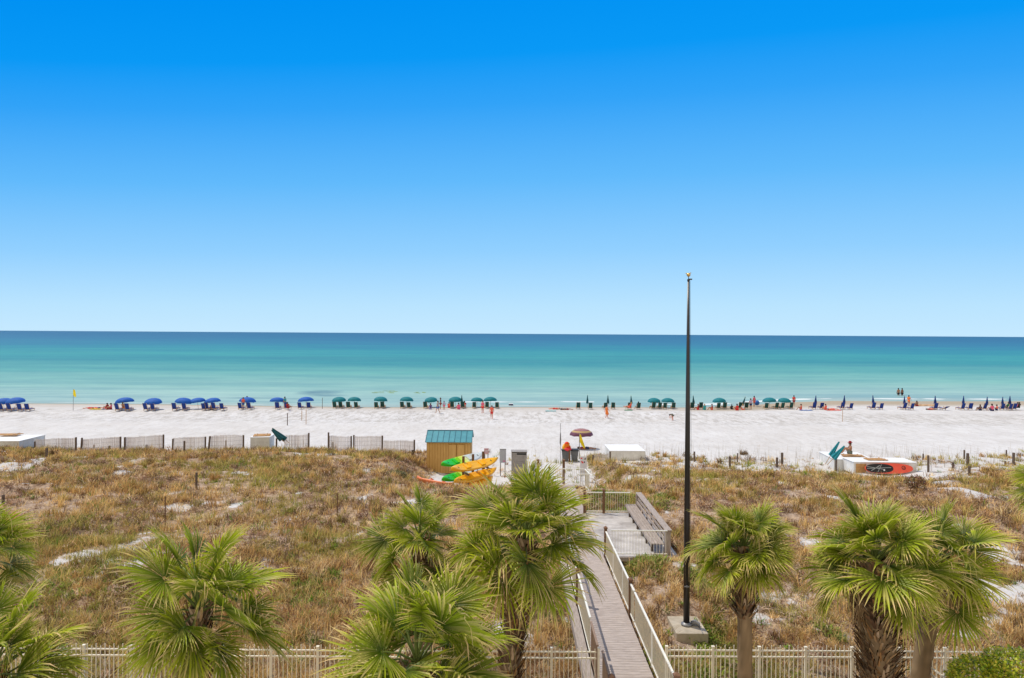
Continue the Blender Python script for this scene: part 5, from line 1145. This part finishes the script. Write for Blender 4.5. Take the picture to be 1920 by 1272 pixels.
person('person lying in red near the teal towel', 1040, 768, 'lie', 90, 'red', 'red', 'sunburn')
person('person in black lying on the sand right of the teal towel', 1054, 769, 'lie', 90, 'black', 'black', 'skinB', 'black')
person('second sunbather in black, lying foot to foot beside the first', 1063, 769, 'lie', -90, 'black', 'darkred', 'skinB', 'black')
person('woman in an orange dress walking on the sand', 1137.5, 784.5, 'walk', -60, 'orange', None, 'sunburn', 'black', dress=True)
person('child bending down on the open sand left of the flagpole', 1261, 788.5, 'bend', 110, 'greygreen', 'greygreen', 'sunburn', 'black', sc_=.80)
person('sunburnt person lounging beside the fourth closed teal umbrella', 1179, 769, 'lounge', 60, 'coral', 'coral', 'sunburn', 'blonde')
person('person in black lounging in the chair right of the sunburnt one', 1197, 768, 'lounge', -10, 'black', 'black', 'skinB', 'black')
person('person in darkred by the chairs just right of the flagpole', 1309, 769, 'sit', 60, 'darkred', 'red', 'skinB', 'black')
person('person in teal sitting on the sand left of the lone teal umbrella', 1321, 769, 'sit', 0, 'teal', 'teal', 'skinA', 'blonde')
person('person with long dark hair sitting by the lone teal umbrella', 1335, 769, 'sit', 80, 'darkred', 'coral', 'skinB', 'black')
person('small child in black sitting on the sand right of the lone teal umbrella', 1372, 768, 'sit', 0, 'black', 'black', 'skinC', 'black', sc_=.85)
person('person in red sitting at the foot of the tipped teal umbrella', 1382, 770, 'sit', 30, 'red', 'red', 'skinB', 'brownhair', sc_=1.1)
person('blond person in white seated under the tipped teal umbrella', 1393, 769, 'sit', 0, 'white', 'coral', 'skinA', 'blonde')
person('person in lavender and navy standing left of the pair of teal umbrellas', 1407.5, 769, 'stand', 10, 'lavender', 'navy', 'skinB')
person('person in black and pink standing with a blue ball near the water', 1414, 763, 'stand', 20, 'pink', 'coral', 'skinB', 'black')
person('person in a red shirt standing right of the pair of teal umbrellas', 1488.5, 762, 'stand', -20, 'red', 'darkred', 'skinA', 'brownhair')
person('tanned person sitting on the sand right of the red shirt', 1502, 769, 'sit', 70, 'coral', 'coral', 'skinB', 'brownhair')
person('person in coral sitting between the first two closed blue umbrellas', 1548, 769, 'sit', 40, 'coral', 'coral', 'skinA', 'brownhair')
person('person in coral lying stretched between the blue chairs', 1561, 769, 'lie', -85, 'coral', 'coral', 'sunburn')
person('left bather standing in the shallow water', 1684.5, 745.5, 'stand', 0, None, 'black', 'skinB', 'black', z=-.2, sc_=1.15)
person('right bather standing in the shallow water', 1691.5, 745.5, 'stand', 20, None, 'black', 'skinC', 'black', z=-.2, sc_=1.15)
person('person in orange shorts walking on the wet sand', 1704, 761.5, 'walk', -60, 'orange', 'orange', 'skinB', 'black')
person('child crouching on the wet sand beside the one in orange', 1719, 762, 'sit', 0, None, 'darkred', 'skinC', 'black')
person('person reclining beside the flat blue chair', 1745, 769, 'lie', -80, 'darkred', 'coral', 'skinB')
person('person leaning by the seventh closed blue umbrella', 1838, 770, 'sit', 90, 'black', 'navy', 'skinC')
person('person in bright pink sitting among the blue chairs at far right', 1860, 771, 'sit', 10, 'pink', 'navy', 'skinA', 'brownhair', sc_=1.2)
person('person in coral beside the eighth closed blue umbrella', 1869, 770, 'sit', 60, 'coral', 'navy', 'skinB')
person('person in green and black by the ninth closed blue umbrella', 1886, 769, 'lounge', 30, 'green', 'black', 'skinC', 'black')
person('person in pink seated at the right end of the blue chairs', 1903, 769, 'lounge', 30, 'pink', 'navy', 'skinA', 'brownhair')
person('person in black at the very right end of the blue chairs', 1908, 769, 'lounge', 0, 'black', 'black', 'skinC', 'black')
pm_ = P(1594, 850.5, 57.4)
person('bare chested man in a dark cap sitting on the large white box', 0, 0, 'sit', 75, None, 'greygreen', 'skinB', 'brownhair', loc=(pm_.x, pm_.y, pm_.z - .02), hat='darkred', sc_=1.12)
person('person lying in the shade under the striped umbrella', 1099, 843, 'lie', -95, 'darkred', 'navy', 'skinB')
# towels and beach gear
def towel(label, px, py, mk, L=1.7, W=.85, rz=90, nm='beach_towel'):
    g = G(px, py); mb = MB(); n_ = 8
    zs_ = [[(x_ * L / n_ - L / 2, y_ * W / 4 - W / 2, .035 + .015 * math.sin(x_ * 2.1 + y_)) for x_ in range(n_ + 1)] for y_ in range(5)]
    up_ = [[mb.bm.verts.new(p) for p in r_] for r_ in zs_]; dn_ = [[mb.bm.verts.new((p[0], p[1], p[2] - .02)) for p in r_] for r_ in zs_]
    for j in range(4):
        for i in range(n_): mb.bm.faces.new((up_[j][i], up_[j][i + 1], up_[j + 1][i + 1], up_[j + 1][i])); mb.bm.faces.new((dn_[j][i], dn_[j + 1][i], dn_[j + 1][i + 1], dn_[j][i + 1]))
    o = mb.build(nm, cmat(mk), loc=g + Vector((0, 0, .02)), rz=R(rz - 90)); tag(o, label, 'towel', 'towels on the sand')
towel('teal towel spread on the sand near the sunbathers in black', 1032.5, 771.5, 'teal', 1.5, .8); towel('yellow towel under the middle sunbather at left', 181, 768, 'yellow'); towel('lavender towel at the right end of the sunbathers at left', 193, 768, 'lavender', .9)
towel('blue towel on the sand right of the tanned sitter', 1511, 770, 'blue', 1.9); towel('green towel under the sunburnt lounger', 1178, 770, 'green', 1.2); towel('coral towel under the lying person between blue chairs', 1563, 770, 'coral', 2.2)
g = G(1419, 762); mb = MB(); mb.ball((0, 0, .55), .42, u=16, v=12); tag(mb.build('beach_ball', cmat('blue'), smooth=True, loc=g), 'large blue beach ball held beside the person in pink', 'ball')
g = G(958, 761.5); mb = MB(); mb.b3(-.35, .35, -.2, .2, .0, .32, .03); c = mb.build('cool_box', cmat('navy')); c.location = (0, 0, 0); t = thing('cooler', 'dark blue cooler standing alone by the water', 'cooler', g); c.parent = t; c.name = 'box'
mb = MB(); mb.b3(-.37, .37, -.22, .22, .321, .39, .02); mb.build('lid', cmat('white'), t)
g = G(1730, 761); mb = MB()
for k in range(40): a = random.uniform(0, 6.28); r_ = random.random() ** .5; mb.ball((math.cos(a) * 2.2 * r_, math.sin(a) * .9 * r_, .0), random.uniform(.15, .35), (1.4, 1, .7), 8, 6)
tag(mb.build('sand_mound', M['pinewood'], smooth=True, loc=g), 'low mound of dug tan sand beside the crouching child', 'sand mound', kind='structure')
